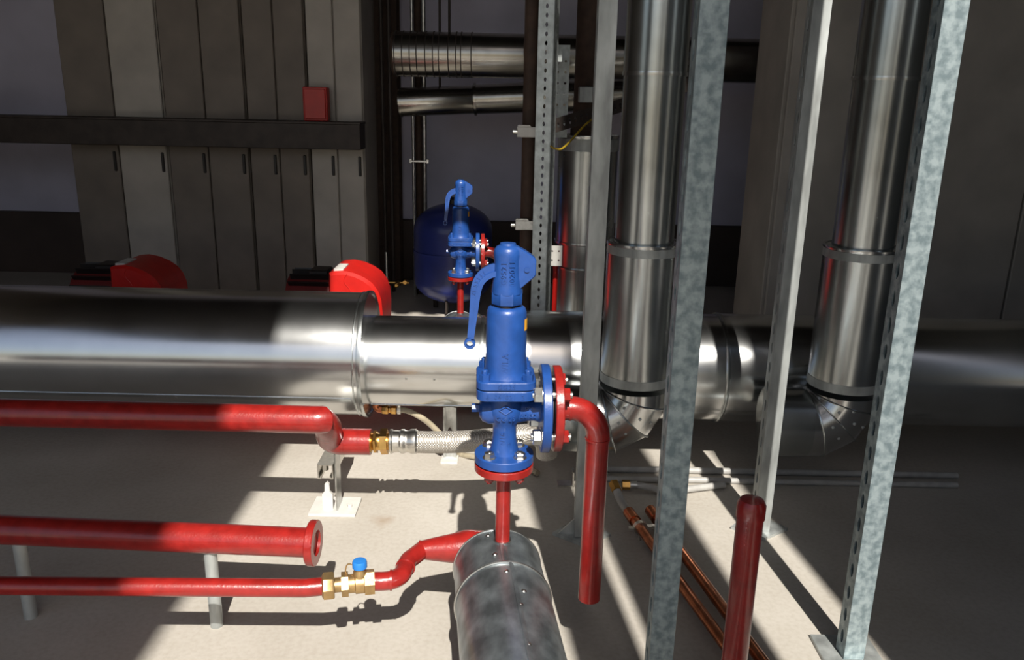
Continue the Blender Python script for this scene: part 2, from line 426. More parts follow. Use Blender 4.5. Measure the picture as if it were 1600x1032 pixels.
    # lever: flat curved bar with a raised web and a ring at its end
    path = [(778, 421), (768, 423), (757, 429), (749, 438), (744.5, 450), (742.5, 465), (740.5, 485), (738, 506), (735.5, 528)]
    wid = [0.0105, 0.0105, 0.0100, 0.0095, 0.0090, 0.0082, 0.0072, 0.0064, 0.0058]
    P = smooth([W(x, y, VY-0.004) for x, y in path], 5)
    def lev(scale, y0, y1):
        m = MB(); R = []
        n = len(P)
        for i, p in enumerate(P):
            tg = (P[min(i+1, n-1)]-P[max(i-1, 0)]).normalized(); nn = Vector((tg.z, 0, -tg.x)).normalized()
            u = i/(n-1)*(len(wid)-1); k = min(int(u), len(wid)-2); w_ = wid[k]+(wid[k+1]-wid[k])*(u-k)
            h = w_*scale
            R.append([p+nn*h+Vector((0, y0, 0)), p-nn*h+Vector((0, y0, 0)), p-nn*h+Vector((0, y1, 0)), p+nn*h+Vector((0, y1, 0))])
        return m.rings(R)
    lv = lev(1.0, -0.0035, 0.004)
    # raised edge web on the outer half
    n = len(P); R = []
    for i, p in enumerate(P):
        tg = (P[min(i+1, n-1)]-P[max(i-1, 0)]).normalized(); nn = Vector((tg.z, 0, -tg.x)).normalized()
        u = i/(n-1)*(len(wid)-1); k = min(int(u), len(wid)-2); w_ = wid[k]+(wid[k+1]-wid[k])*(u-k)
        s0, s1 = (-w_, -w_*0.15)
        R.append([p+nn*s0+Vector((0, -0.009, 0)), p+nn*s1+Vector((0, -0.009, 0)), p+nn*s1, p+nn*s0])
    lv.rings(R)
    lever = part('lever', lv, 'blue_paint', t)
    ring = MB().lathe([(0.0055, -0.0055), (0.0085, -0.0055), (0.0098, -0.004), (0.0098, 0.004), (0.0085, 0.0055), (0.0055, 0.0055), (0.0055, -0.0055)], W(734, 537, VY-0.005), (0, 1, 0), 28, False, False)
    part('ring_eye', ring, 'blue_paint', lever)
    # cast lettering
    def letter(mb, par): part('lettering', mb, 'blue_paint', par, 'raised cast lettering')
    letter(wrap_z(text_mb('WILA', 0.0150, 0.0014), VX, VY, 0.0352, 0.648, 0.0), barrel)
    letter(wrap_z(text_mb('TG9521', 0.0130, 0.0014, 1.15), VX, VY, 0.0234, 0.797, -0.22), cap)
    letter(wrap_z(text_mb('1002011', 0.0130, 0.0014, 1.15), VX, VY, 0.0234, 0.797, 0.36), cap)
    letter(text_mb('GG25', 0.0115, 0.0011).xf(lambda p: vl(p.x, -0.0507-p.z, 0.6125+p.y)), bonnet_fl)
    letter(text_mb('6  041021  2', 0.0115, 0.0011).xf(lambda p: vl(p.x-0.002, -0.0507-p.z, 0.5945+p.y)), bonnet_fl)
    letter(wrap_z(text_mb('PN16', 0.0125, 0.0013, 1.15), VX, VY, 0.0213, 0.503, -0.12), body)
    letter(wrap_z(text_mb('2', 0.009, 0.0013), VX, VY, 0.0215, 0.496, 0.40), body)
    letter(text_mb('GG 25', 0.0115, 0.0013).xf(lambda p: vl(p.x, -0.0335-p.z+abs(p.x)*0.12, Z_OUT-0.008+p.y)), body)
    letter(text_mb('20/32', 0.0115, 0.0013).xf(lambda p: vl(0.040+p.x, -0.0222-p.z, Z_OUT-0.006+p.y)), body)
    letter(text_mb('DN', 0.0080, 0.0012).xf(lambda p: vl(0.040+p.x, -0.0205-p.z, Z_OUT+0.007+p.y)), body)
    em = MB()
    for q0, q1 in (((-0.011, 0), (0, 0.0075)), ((0, 0.0075), (0.011, 0)), ((0.011, 0), (0, -0.0075)), ((0, -0.0075), (-0.011, 0))):
        em.cyl(vl(q0[0], -0.0345+abs(q0[0])*0.1, Z_OUT+0.0085+q0[1]), vl(q1[0], -0.0345+abs(q1[0])*0.1, Z_OUT+0.0085+q1[1]), 0.0013, seg=6)
    part('emblem', em, 'blue_paint', body, 'raised diamond foundry mark')
    lt = text_mb('SI 72111', 0.0095, 0.001, 1.3)
    # follow the lever arc
    cum = [0.0]
    for i in range(1, len(P)): cum.append(cum[-1]+(P[i]-P[i-1]).length)
    def onlever(p):
        s_ = 0.042 - p.x
        for i in range(1, len(P)):
            if cum[i] >= s_: break
        f_ = (s_-cum[i-1])/(cum[i]-cum[i-1]); q = P[i-1].lerp(P[i], f_); tg = (P[i]-P[i-1]).normalized(); nn = Vector((tg.z, 0, -tg.x))
        return q + nn*(0.004 - p.y*1.0 - 0.0005)*1.0 + Vector((0, -0.0036-p.z, 0))
    letter(lt.xf(onlever), lever)
    # inlet bolts and outlet bolts
    def hexbolt(c, ax, r, h, shank):
        ax = Vector(ax).normalized(); m = MB()
        m.lathe([(r*1.25, 0), (r*1.25, 0.0012)], c, ax, 20)
        m.lathe([(r, 0.0012), (r, h*0.85), (r*0.86, h)], c, ax, 6, rot=random.random())
        m.lathe([(r*0.5, h), (r*0.5, h+shank), (r*0.4, h+shank+0.001)], c, ax, 12)
        return m
    for k in range(4):
        a = math.radians(45+90*k)
        c = vl(0.0375*math.cos(a), 0.0375*math.sin(a), 0.473)
        part('bolt', hexbolt(c, EZ, 0.0098, 0.010, 0.0005), 'zinc_bolt', t, 'bright zinc hex bolt')
    for k in range(4):
        a = math.radians(45+90*k)
        c = vl(0.0615, 0.0545*math.cos(a), Z_OUT+0.0545*math.sin(a))
        part('bolt', hexbolt(c, -EX, 0.0138, 0.015, 0.002), 'zinc_bolt', t, 'bright zinc hex bolt')
    return t
valve = build_valve()

def build_riser():
    t = thing('riser_pipe', 'short red pipe carrying the large blue valve on the insulated header', 'pipe', vl(0, 0, HEADER_Z+HEADER_R-0.004))
    part('pipe_shaft', MB().cyl(vl(0, 0, HEADER_Z+HEADER_R-0.004), vl(0, 0, 0.442), 0.0134, seg=28), 'red_paint', t)
    fl = MB().lathe([(0.013, 0.4395), (0.051, 0.4395), (0.0525, 0.441), (0.0525, 0.4525), (0.051, 0.454), (0.013, 0.454)], vl(0, 0, 0), EZ, 48)
    part('flange', fl, 'red_paint', t)
    part('gasket', MB().lathe([(0.036, 0.454), (0.036, 0.4565)], vl(0, 0, 0), EZ, 40), 'rubber', t)
    for k in range(4):
        a = math.radians(45+90*k); c = vl(0.0375*math.cos(a), 0.0375*math.sin(a), 0)
        m = MB().hexp(c+EZ*0.4295, c+EZ*0.4395, 0.009); m.cyl(c+EZ*0.425, c+EZ*0.4295, 0.005, seg=10)
        part('nut', m, 'red_paint', t)
    part('weld_bead', MB().ringband(vl(0, 0, HEADER_Z+HEADER_R+0.0005), EZ, 0.0165, 0.012, 0.004, 28), 'zinc', t)
    return t
riser = build_riser()

def build_discharge():
    t = thing('discharge_pipe', 'red discharge pipe bending down beside the large blue valve, open above the floor', 'pipe', vl(0.166, 0, 0.172))
    X0 = 0.083
    fl = MB().lathe([(0.020, X0), (0.074, X0), (0.0755, X0+0.0015), (0.0755, X0+0.013), (0.074, X0+0.0145), (0.020, X0+0.0145)], vl(0, 0, Z_OUT), EX, 56)
    part('flange', fl, 'red_paint', t)
    part('gasket', MB().lathe([(0.046, 0.077), (0.046, X0)], vl(0, 0, Z_OUT), EX, 40), 'rubber', t)
    R = 0.052; xe = 0.166; pts = [vl(X0+0.012, 0, Z_OUT)]
    for k in range(13):
        a = math.radians(90*k/12); pts.append(vl(xe-R+R*math.sin(a), 0, Z_OUT-R+R*math.cos(a)))
    pts.append(vl(xe, 0, Z_OUT-R-0.012))
    part('elbow', MB().tube(pts, 0.0213, 28), 'red_paint', t)
    part('pipe_shaft', MB().pipe(vl(xe, 0, 0.172), vl(xe, 0, Z_OUT-R-0.004), 0.0207, 0.0175, 28), 'red_paint', t)
    part('weld_bead', MB().ringband(vl(xe, 0, Z_OUT-R-0.006), EZ, 0.0225, 0.019, 0.004, 28), 'red_paint', t)
    part('weld_bead', MB().ringband(vl(xe-R, 0, Z_OUT), EX, 0.0225, 0.019, 0.004, 28), 'red_paint', t)
    for k in range(4):
        a = math.radians(45+90*k); c = vl(0, 0.0545*math.cos(a), Z_OUT+0.0545*math.sin(a))
        part('stud', MB().cyl(c+EX*0.0772, c+EX*0.083, 0.008, seg=14), 'zinc_bolt', t)
        part('stud_end', MB().cyl(c+EX*(X0+0.0245), c+EX*(X0+0.0295), 0.0065, seg=12), 'zinc_bolt', t)
        part('nut', MB().hexp(c+EX*(X0+0.0145), c+EX*(X0+0.0255), 0.012, 0.4), 'red_paint', t)
    return t
discharge = build_discharge()

# insulated header below it
HD = Vector((-0.117, 0.993, 0)).normalized()                           # pointing away from the viewpoint
HA = Vector((-0.0145, 1.34, HEADER_Z))
def build_header(L=1.05, SHIFT=Vector((0, 0, 0)), label='fat short pipe in dull silver cladding under the large blue valve'):
    HA = globals()['HA'] + SHIFT
    t = thing('insulated_header', label, 'pipe', HA + HD*-0.3 - EZ*HEADER_R)
    end = HA + HD*0.041; joint = HA - HD*0.078
    a = MB().lathe([(HEADER_R-0.012, 0), (HEADER_R-0.012, 0.0), (HEADER_R-0.003, 0.0), (HEADER_R, 0.003), (HEADER_R, (end-joint).length+0.01)], end, -HD, 64)
    part('end_cladding', a, 'cladding_spangle', t)
    b = MB().lathe([(HEADER_R+0.0015, 0), (HEADER_R+0.0015, L)], joint, -HD, 64)
    cl = part('cladding', b, 'cladding_spangle', t)
    _, u, v = frame(HD)
    part('bead', MB().tube([joint + u*((HEADER_R+0.0025)*math.cos(2*math.pi*k/64)) + v*((HEADER_R+0.0025)*math.sin(2*math.pi*k/64)) for k in range(65)], 0.0025, 8, False), 'zinc', t)
    part('end_bead', MB().tube([end - HD*0.002 + u*((HEADER_R+0.0002)*math.cos(2*math.pi*k/64)) + v*((HEADER_R+0.0002)*math.sin(2*math.pi*k/64)) for k in range(65)], 0.0016, 8, False), 'zinc', t)
    side = Vector((HD.y, -HD.x, 0))
    def on(l, ang, r=HEADER_R): return HA + HD*l + side*(r*math.sin(ang)) + EZ*(r*math.cos(ang))
    sm = MB()                                                          # lengthwise lap seam
    R = []
    for l in (-0.08, -L-0.05):
        R.append([on(l, an, HEADER_R+h) for an, h in ((0.10, 0.0015), (0.10, 0.0038), (0.145, 0.0040), (0.19, 0.0026), (0.19, 0.0015))])
    sm.rings(R); part('lap_seam', sm, 'cladding_spangle', t)
    sm = MB(); R = []
    for l in (0.038, -0.078):
        R.append([on(l, an, HEADER_R+h) for an, h in ((-0.03, 0.0), (-0.03, 0.0022), (0.03, 0.0024), (0.08, 0.001), (0.08, 0.0))])
    sm.rings(R); part('lap_seam', sm, 'cladding_spangle', t)
    for l, an in ((0.02, -0.24), (-0.048, -0.16), (-0.105, 0.02), (-0.20, 0.17), (-0.30, 0.17), (-0.16, 0.30)):
        c = on(l, an, HEADER_R+0.001); ax = (c-(HA+HD*l)).normalized()
        part('rivet', MB().lathe([(0.0048, 0), (0.0048, 0.0008), (0.003, 0.0026), (0.0008, 0.003)], c, ax, 10), 'zinc_bolt', t)
    ft = MB().box(HA + HD*-0.45 - EZ*(HEADER_R+HA.z)/2 , (0.05, 0.05, HA.z-HEADER_R+0.004)); ft.box(HA + HD*-0.45 - EZ*(HA.z-0.003), (0.12, 0.12, 0.006))
    part('support_foot', ft, 'zinc', t)
    return t
header = build_header()

# the same set again, farther back
SH = Vector((W(719.5, 470, 3.3).x - VX, 3.3 - VY, -0.088))
fv = copy_tree(valve, None, Vector(valve.location)+SH); fv['label'] = 'blue safety valve with lever standing right in front of the dark blue tank'
fr = copy_tree(riser, None, Vector(riser.location)+SH); fr['label'] = 'thin red pipe carrying the blue valve in front of the dark blue tank'
fd = copy_tree(discharge, None, Vector(discharge.location)+SH); fd['label'] = 'red flanged discharge pipe on the blue valve before the dark blue tank'
fh = build_header(0.52, SH, 'silver-clad header pipe mostly hidden behind the big horizontal pipe')

# ================================================================ red branch with swan-neck and brass valve
ZB = HEADER_Z
def build_branch():
    a = Wz(585, 909, ZB); e0 = HA + HD*0.04
    t = thing('branch_pipe', 'red S-shaped branch pipe with a tapered reducer joining the silver header', 'pipe', (a.x, a.y, ZB-0.015))
    yb = 1.452
    red0 = Vector((-0.075, yb, ZB)); red1 = Vector((Wz(655, 866, ZB).x, yb-0.014, ZB))
    pts = smooth([e0, e0+Vector((-0.004, 0.035, 0)), Vector((e0.x-0.022, yb-0.006, ZB)), Vector((e0.x-0.05, yb, ZB)), red0], 6)
    part('stub', MB().tube(pts, 0.034, 24), 'red_paint', t)
    dr = (red1-red0); 
    part('reducer', MB().lathe([(0.034, -0.006), (0.0345, 0.0), (0.034, 0.012), (0.029, 0.034), (0.0225, dr.length*0.74), (0.0185, dr.length*0.95), (0.0182, dr.length)], red0, dr, 32), 'red_paint', t)
    sp = smooth([red1+Vector((0.004, 0, 0)), Wz(648, 869, ZB), Wz(638, 877, ZB), Wz(633, 888, ZB), Wz(627, 899, ZB), Wz(615, 906, ZB), Wz(602, 908.5, ZB), a], 6)
    part('swan_neck', MB().tube(sp, 0.0172, 24), 'red_paint', t)
    for c, d in ((red1, dr), (Wz(633.5, 887, ZB), Wz(631, 893, ZB)-Wz(635, 882, ZB)), (Wz(611, 907, ZB), Vector((1, 0.1, 0)))):
        part('weld_bead', MB().ringband(c, d, 0.0192, 0.014, 0.004, 24), 'red_paint', t)
    return t
build_branch()

def build_brass_valve():
    A = Wz(585, 909, ZB); B = Wz(503, 917, ZB); d = (B-A); L = d.length; ax = d.normalized()
    t = thing('ball_valve', 'pale brass valve with a blue cap on the thin red branch pipe', 'valve', (A.x, A.y, ZB-0.02))
    q = lambda f: A + d*f
    part('hex_end', MB().hexp(q(0.0), q(0.19), 0.0235, 0.3), 'brass_pale', t)
    part('body', MB().lathe([(0.017, 0.17*L), (0.0195, 0.2*L), (0.0195, 0.36*L), (0.017, 0.38*L), (0.017, 0.52*L)], A, ax, 24), 'brass_pale', t)
    part('hex_ring', MB().hexp(q(0.50), q(0.63), 0.0225, 0.1), 'brass_pale', t)
    part('neck', MB().cyl(q(0.62), q(0.78), 0.0135), 'brass_pale', t)
    part('union_nut', MB().lathe([(0.024, 0), (0.026, 0.003), (0.026, 0.2*L), (0.02, 0.235*L)], q(0.765), ax, 8, rot=0.2), 'brass_pale', t)
    c = q(0.27)
    part('stem', MB().lathe([(0.013, 0.010), (0.0125, 0.024), (0.010, 0.028), (0.010, 0.034)], c, EZ, 16), 'brass_pale', t)
    cp = part('cap', MB().lathe([(0.0115, 0.031), (0.0135, 0.033), (0.0135, 0.043), (0.012, 0.046), (0.004, 0.0465)], c, EZ, 20), 'cap_blue', t, 'bright blue plastic cap')
    part('tether', MB().tube(smooth([c+Vector((-0.006, 0, 0.034)), c+Vector((-0.022, 0.004, 0.036)), c+Vector((-0.027, 0.002, 0.022)), c+Vector((-0.020, 0, 0.014)), c+Vector((-0.01, -0.004, 0.02))], 6), 0.0013, 8), 'brass_pale', t)
    return t, B, ax
bv, BEND, BAX = build_brass_valve()

def build_feed():
    e = Vector((-0.98, BEND.y-0.02, ZB))
    t = thing('feed_pipe', 'thin red pipe entering the union nut of the pale brass valve', 'pipe', (BEND.x, BEND.y, ZB-0.02))
    part('pipe_shaft', MB().tube([BEND - BAX*0.012, BEND + BAX*0.03, e], 0.0165, 20), 'red_paint', t)
    return t
build_feed()
def build_flanged_stub():
    c = W(494, 849, 1.47); ax = Vector((1.0, -0.04, 0)).normalized()
    t = thing('flanged_pipe', 'wide red pipe ending in a round flange above the thin red feed pipe', 'pipe', (c.x-0.25, c.y+0.06, 0))
    part('flange', MB().lathe([(0.020, -0.014), (0.0445, -0.014), (0.046, -0.012), (0.046, 0.0), (0.0445, 0.002), (0.026, 0.002), (0.024, -0.004), (0.020, -0.004)], c, ax, 48, True, True), 'red_paint', t)
    part('pipe_shaft', MB().cyl(c - ax*0.013, c - ax*0.75, 0.030, seg=28), 'red_paint', t)
    for f in (0.22, 0.62):
        p2 = c - ax*f
        part('stand', MB().cyl((p2.x, p2.y, 0), (p2.x, p2.y, p2.z-0.02), 0.013), 'strut_steel', t)
    return t
build_flanged_stub()

# ================================================================ big horizontal insulated pipe
PY = 2.35
def build_big_pipe():
    zc, zl = 0.308, 0.327
    xl = W(568, 553, 2.24).x; xm = W(752, 560, 2.24).x; xr = W(792, 560, 2.24).x
    t = thing('insulated_pipe', 'big horizontal pipe in polished silver cladding running behind the large blue valve', 'pipe', (0, PY, zc-0.16))
    X = Vector((1, 0, 0))
    def sec(name, x0, x1, r, z, m='cladding'):
        return part(name, MB().lathe([(r-0.02, 0), (r, 0.0), (r, x1-x0), (r-0.02, x1-x0)], (x0, PY, z), X, 96, True, True), m, t)
    sec('wide_cladding', -1.75, xl, 0.185, zl); sec('wide_cladding', -3.2, -1.752, 0.183, zl)
    sec('cladding', xl-0.05, xm, 0.135, zc); sec('cladding', xm-0.02, xr+0.05, 0.137, zc)
    sec('cladding', xr, 0.62, 0.160, zc); sec('cladding', 0.615, 2.6, 0.162, zc)
    def band(x, r, z, w, h): part('bead', MB().ringband((x, PY, z), X, r+h, r-0.004, w, 96), 'cladding_dull', t)
    band(xl-0.003, 0.185, zl, 0.012, 0.006); band(xl-0.020, 0.185, zl, 0.004, 0.003)
    band(xm, 0.135, zc, 0.010, 0.006); band(xr+0.002, 0.160, zc, 0.006, 0.004); band(0.615, 0.162, zc, 0.010, 0.004)
    # lap strip along the lower front of the wide section
    for x0, x1, r, z, an in ((-1.75, xl-0.03, 0.185, zl, math.radians(118)), (xl+0.01, xm-0.01, 0.135, zc, math.radians(150))):
        R = []
        for x in (x0, x1):
            R.append([Vector((x, PY-(r+h)*math.sin(an+da), z+(r+h)*math.cos(an+da))) for da, h in ((-0.03, -0.001), (-0.03, 0.002), (0.03, 0.0025), (0.03, -0.001))])
        part('lap_seam', MB().rings(R), 'cladding_dull', t)
    for x in (-0.30, -0.22):
        c = Vector((x, PY-0.135*math.sin(math.radians(95)), zc+0.135*math.cos(math.radians(95))))
        part('rivet', MB().lathe([(0.0035, 0), (0.0028, 0.0015), (0.001, 0.002)], c, (0, -1, -0.09), 8), 'zinc', t)
    return t
big = build_big_pipe()

# slotted strut leg below the big pipe
def slotted(name, label, cat, c, h, m='zinc', w=0.041, base=True, group=None):
    t = thing(name, label, cat, (c[0], c[1], 0), group)
    x, y = c
    part('slotted_web', MB().perf((x, y, 0.004), (1, 0, 0), (0, 0, 1), w-0.014, h-0.004, 0.003, 0.05, 0.013, 0.030, (0.0,), 0.012), m, t)
    for s_ in (-1, 1):
        part('side', MB().rbox((x+s_*(w/2-0.0015), y+0.012, h/2+0.002), (0.003, 0.036, h-0.004), 0.0008), m, t)
        part('shoulder', MB().box((x+s_*(w/2-0.0045), y-0.004, h/2+0.002), (0.007, 0.003, h-0.004)), m, t)
    if base: part('base_plate', MB().rbox((x, y-0.002, 0.004), (0.052, 0.075, 0.008), 0.001), 'white_steel', t)
    return t
cc = W(703, 690, 2.32)
slotted('pipe_support', 'slotted steel leg standing under the big silver pipe', 'bracket', (cc.x, 2.32), 0.172)

# ================================================================ braided hose with red elbow and brass coupling
HY = 1.90
def build_hose():
    a = W(652, 690, HY)
    t = thing('braided_hose', 'braided steel hose with ribbed end sleeve running behind the large blue valve', 'hose', (a.x, HY, a.z-0.03))
    pts = smooth([W(640, 690.5, HY), W(680, 691.5, HY), W(730, 690, HY), W(780, 685, HY), W(815, 680.5, HY), W(836, 680, HY+0.02), W(848, 686, HY+0.05), W(853, 697, HY+0.065), W(854, 712, HY+0.07)], 8)
    pts = [Vector((p.x, p.y, max(p.z, 0.03))) for p in pts]
    part('braid', MB().tube(pts, 0.0275, 28), 'steel_braid', t)
    d = (W(652, 690, HY)-W(610, 690, HY)); L = d.length; o = W(609, 690, HY)
    prof = []
    for f0, r in ((0, 0.026), (0.03, 0.030), (0.10, 0.0305), (0.14, 0.028), (0.38, 0.0275), (0.44, 0.0305), (0.54, 0.0305), (0.60, 0.028), (0.70, 0.0275), (0.78, 0.0305), (0.98, 0.0310), (1.05, 0.028)):
        prof.append((r, f0*L))
    part('end_sleeve', MB().lathe(prof, o, d, 32), 'zinc_bolt', t)
    b0 = W(577, 691, HY); e = W(610, 690, HY); d = e-b0; L = d.length
    br = part('coupling', MB().lathe([(0.026, 0), (0.026, 0.12*L), (0.021, 0.14*L), (0.022, 0.2*L), (0.026, 0.3*L), (0.023, 0.36*L), (0.021, 0.55*L), (0.022, L)], b0, d, 28), 'brass', t, 'polished brass threaded coupling')
    part('hex_nut', MB().hexp(b0+d*0.56, b0+d*0.88, 0.0325, 0.25), 'brass', br)
    part('hex_ring', MB().hexp(b0+d*0.26, b0+d*0.36, 0.0315, 0.6), 'brass', br)
    return t
build_hose()
def build_red_elbow():
    e = W(580, 691, HY)
    t = thing('elbow_pipe', 'red pipe with a double bend feeding the brass coupling of the braided hose', 'pipe', (e.x, e.y, e.z-0.032))
    p = smooth([Vector((-1.6, 1.80, W(470, 655, 1.80).z)), Vector((-0.9, 1.80, W(470, 655, 1.80).z)), W(478, 656, 1.80), W(500, 657, 1.81), W(512, 668, 1.84), W(516, 684, 1.885), W(530, 690, HY), W(552, 690.5, HY), e], 7)
    part('pipe_shaft', MB().tube(p, 0.0330, 28), 'red_paint', t)
    part('weld_bead', MB().ringband(W(538, 690, HY), (1, 0, 0), 0.0335, 0.029, 0.005, 28), 'red_paint', t)
    return t
build_red_elbow()

# drain fitting and thin hose below the big pipe
def build_drain():
    o = W(588, 640, 2.33)
    t = thing('drain_hose', 'thin translucent hose with brass fitting hanging below the big silver pipe', 'hose', (o.x, o.y, 0.012))
    part('copper_bend', MB().tube(smooth([o+Vector((0, 0, 0.020)), o+Vector((0, 0, 0.010)), o+Vector((0.008, 0, 0.002)), o+Vector((0.022, 0, 0))], 6), 0.012, 16), 'copper', t)
    d = Vector((1, 0, -0.03)).normalized(); q = o+Vector((0.018, 0, 0))
    f = part('brass_fitting', MB().lathe([(0.013, 0), (0.0145, 0.003), (0.0145, 0.018), (0.0105, 0.021), (0.0105, 0.026), (0.0135, 0.029), (0.0135, 0.042), (0.009, 0.045)], q, d, 8), 'brass', t)
    part('hose_clamp', MB().ringband(q+d*0.052, d, 0.0125, 0.008, 0.010, 20), 'zinc_bolt', t)
    part('clamp_screw', MB().box(q+d*0.052+Vector((0, 0, 0.014)), (0.008, 0.012, 0.006)), 'zinc_bolt', t)
    p = smooth([q+d*0.044, q+d*0.075, W(655, 651, 2.32), W(672, 663, 2.29), W(692, 683, 2.25), Wz(716, 708, 0.012), Wz(742, 714, 0.012), Wz(800, 718, 0.012), Wz(840, 740, 0.012)], 7)
    part('hose_tube', MB().tube(p, 0.009, 14), 'clear_hose', t)
    return t
build_drain()

# strut foot on the left
def build_foot():
    c = W(508, 738, 1.96)
    t = thing('floor_support', 'short galvanised channel on an upright foot plate beneath the red double bend', 'bracket', (c.x, c.y, 0))
    w = 0.0205; prof = [(-w, 0.0205), (w, 0.0205), (w, -0.0205), (0.011, -0.0205), (0.011, -0.012), (0.014, -0.012), (0.014, -0.017), (0.0175, -0.017), (0.0175, 0.0175), (-0.0175, 0.0175), (-0.0175, -0.017), (-0.014, -0.017), (-0.014, -0.012), (-0.011, -0.012), (-0.011, -0.0205), (-w, -0.0205)]
    part('channel', MB().prism(prof, lambda a, b, y: Vector((c.x+a, c.y+y, c.z+b)), 0, 0.22), 'zinc_bolt', t)
    part('channel_bolt', MB().hexp((c.x-0.002, c.y+0.012, c.z+0.001), (c.x-0.002, c.y+0.012, c.z+0.018), 0.009), 'zinc_bolt', t)
    part('upright', MB().rbox((c.x+0.026, c.y+0.03, (c.z+0.05)/2), (0.004, 0.055, c.z+0.05), 0.001), 'zinc', t)
    tp = [(-0.014, 0.004), (0.014, 0.004), (0.014, 0.052), (0.007, 0.060), (0.006, 0.082), (0, 0.088), (-0.006, 0.082), (-0.007, 0.060), (-0.014, 0.052)]
    part('saddle', MB().prism(tp, lambda a, b, y: Vector((c.x+a, c.y+y, b)), 0.012, 0.020), 'white_steel', t)
    part('base_plate', MB().rbox((c.x+0.015, c.y+0.035, 0.004), (0.125, 0.10, 0.008), 0.001), 'white_steel', t)
    part('anchor_bolt', MB().hexp((c.x+0.056, c.y+0.03, 0.008), (c.x+0.056, c.y+0.03, 0.016), 0.008), 'white_steel', t)
    return t
build_foot()

# ================================================================ red pumps behind the big pipe
def build_pump(label):
    Yp = 2.88
    o = W(555, 470, Yp)
    t = thing('pump', label, 'pump', (o.x, Yp+0.1, 0))
    con = [(513, 428), (520, 425.5), (535, 424.5), (552, 428), (568, 435), (581, 444), (590, 456), (595, 470), (597, 490), (597, 560), (590, 575), (520, 575), (513, 560)]
    poly = [(W(x, y, Yp).x, W(x, y, Yp).z) for x, y in con]
    h = part('housing', MB().prism(poly, lambda a, b, y: Vector((a, Yp+y, b)), 0, 0.24, 0.012), 'bright_red', t)
    a = W(513, 430, Yp); b = W(440, 430, Yp)
    part('motor', MB().cyl((a.x+0.01, Yp+0.12, a.z-0.13), (b.x, Yp+0.12, a.z-0.13), 0.105, seg=40), 'dark_red', t)
    for k in range(9):
        ang = math.radians(150-k*18)
        cy, cz = Yp+0.12+0.112*math.cos(ang), a.z-0.13+0.112*math.sin(ang)
        M = Matrix.Rotation(ang-math.pi/2, 3, 'X')
        part('cooling_fin', MB().box(((a.x+b.x)/2, cy, cz), (abs(a.x-b.x)-0.02, 0.005, 0.03), M=M), 'black_plastic', t)
    part('rating_plate', MB().rbox((W(527, 425, Yp).x, Yp+0.07, W(527, 424, Yp).z-0.001), (0.035, 0.10, 0.010), 0.001), 'white_steel', t, 'white rating plate')
    part('terminal_box', MB().rbox(((a.x+b.x)/2+0.03, Yp+0.12, a.z-0.018), (0.07, 0.09, 0.035), 0.004), 'black_plastic', t)
    sm = MB().tube([Vector((W(x, y, Yp).x, Yp-0.0005, W(x, y, Yp).z)) for x, y in ((542, 429), (538, 434), (537, 439), (540, 445), (545, 450), (548, 456))], 0.0016, 6)
    part('casting_seam', sm, 'bright_red', h)
    part('pedestal', MB().rbox((o.x, Yp+0.12, 0.06), (0.16, 0.2, 0.12), 0.006), 'steel_dark', t)
    return t
pump = build_pump('bright red rounded pump housing with a white plate behind the wide silver pipe')
p2 = copy_tree(pump, None, Vector(pump.location)+Vector((-0.80, 0.02, 0)))
p2['label'] = 'bright red rounded pump beside the brown cabinet doors, farther along the wide silver pipe'

# ================================================================ steel posts
def build_post(label, px, py, Y, m, h=2.005, base='plate', group=None):
    c = W(px, py, Y); x = c.x
    t = thing('strut_post', label, 'post', (x, Y, 0), group)
    w = 0.041
    part('front_web', MB().rbox((x, Y+0.0015, h/2+0.004), (w, 0.003, h-0.008), 0.0006), m, t)
    part('rear_web', MB().rbox((x, Y+w-0.0015, h/2+0.004), (w, 0.003, h-0.008), 0.0006), m, t)
    part('slotted_side', MB().perf((x-w/2, Y+w/2, 0.004), (0, -1, 0), (0, 0, 1), w-0.002, h-0.008, 0.003, 0.05, 0.013, 0.030, (0.0,), 0.02), m, t)
    for yy in (0.006, w-0.006): part('lip', MB().box((x+w/2-0.002, Y+yy, h/2+0.004), (0.003, 0.009, h-0.008)), m, t)
    if base == 'plate':
        pl = [(-0.075, 0.0), (0.0, -0.055), (0.075, 0.0), (0.0, 0.085)]
        part('base_plate', MB().prism(pl, lambda a, b, z: Vector((x+a, Y+w/2+b, z)), 0.0, 0.008), 'strut_steel', t)
        g = [(-0.06, 0.008), (-0.0205, 0.008), (-0.0205, 0.05)]
        part('gusset', MB().prism(g, lambda a, z, y: Vector((x+a, Y+0.016+y, z)), 0, 0.006), 'strut_steel', t)
    else:
        part('base_plate', MB().rbox((x, Y+w/2, 0.004), (0.12, 0.12, 0.008), 0.001), 'strut_steel', t)
    return t
post1 = build_post('bluish galvanised channel post with slotted side and streaked zinc face', 1057, 740, 1.20, 'strut_patina', base='square')
post2 = build_post('plain grey channel post on a diamond base plate beside the red discharge pipe', 929, 450, 1.855, 'strut_steel')
q = copy_tree(post2, None, Vector(post2.location)+Vector((0.47, 0.05, 0))); q['label'] = 'plain grey channel post between the two tall silver ducts'
q = copy_tree(post1, None, Vector(post1.location)+Vector((0.43, 0.20, 0))); q['label'] = 'bluish streaked channel post standing past the second tall silver duct'

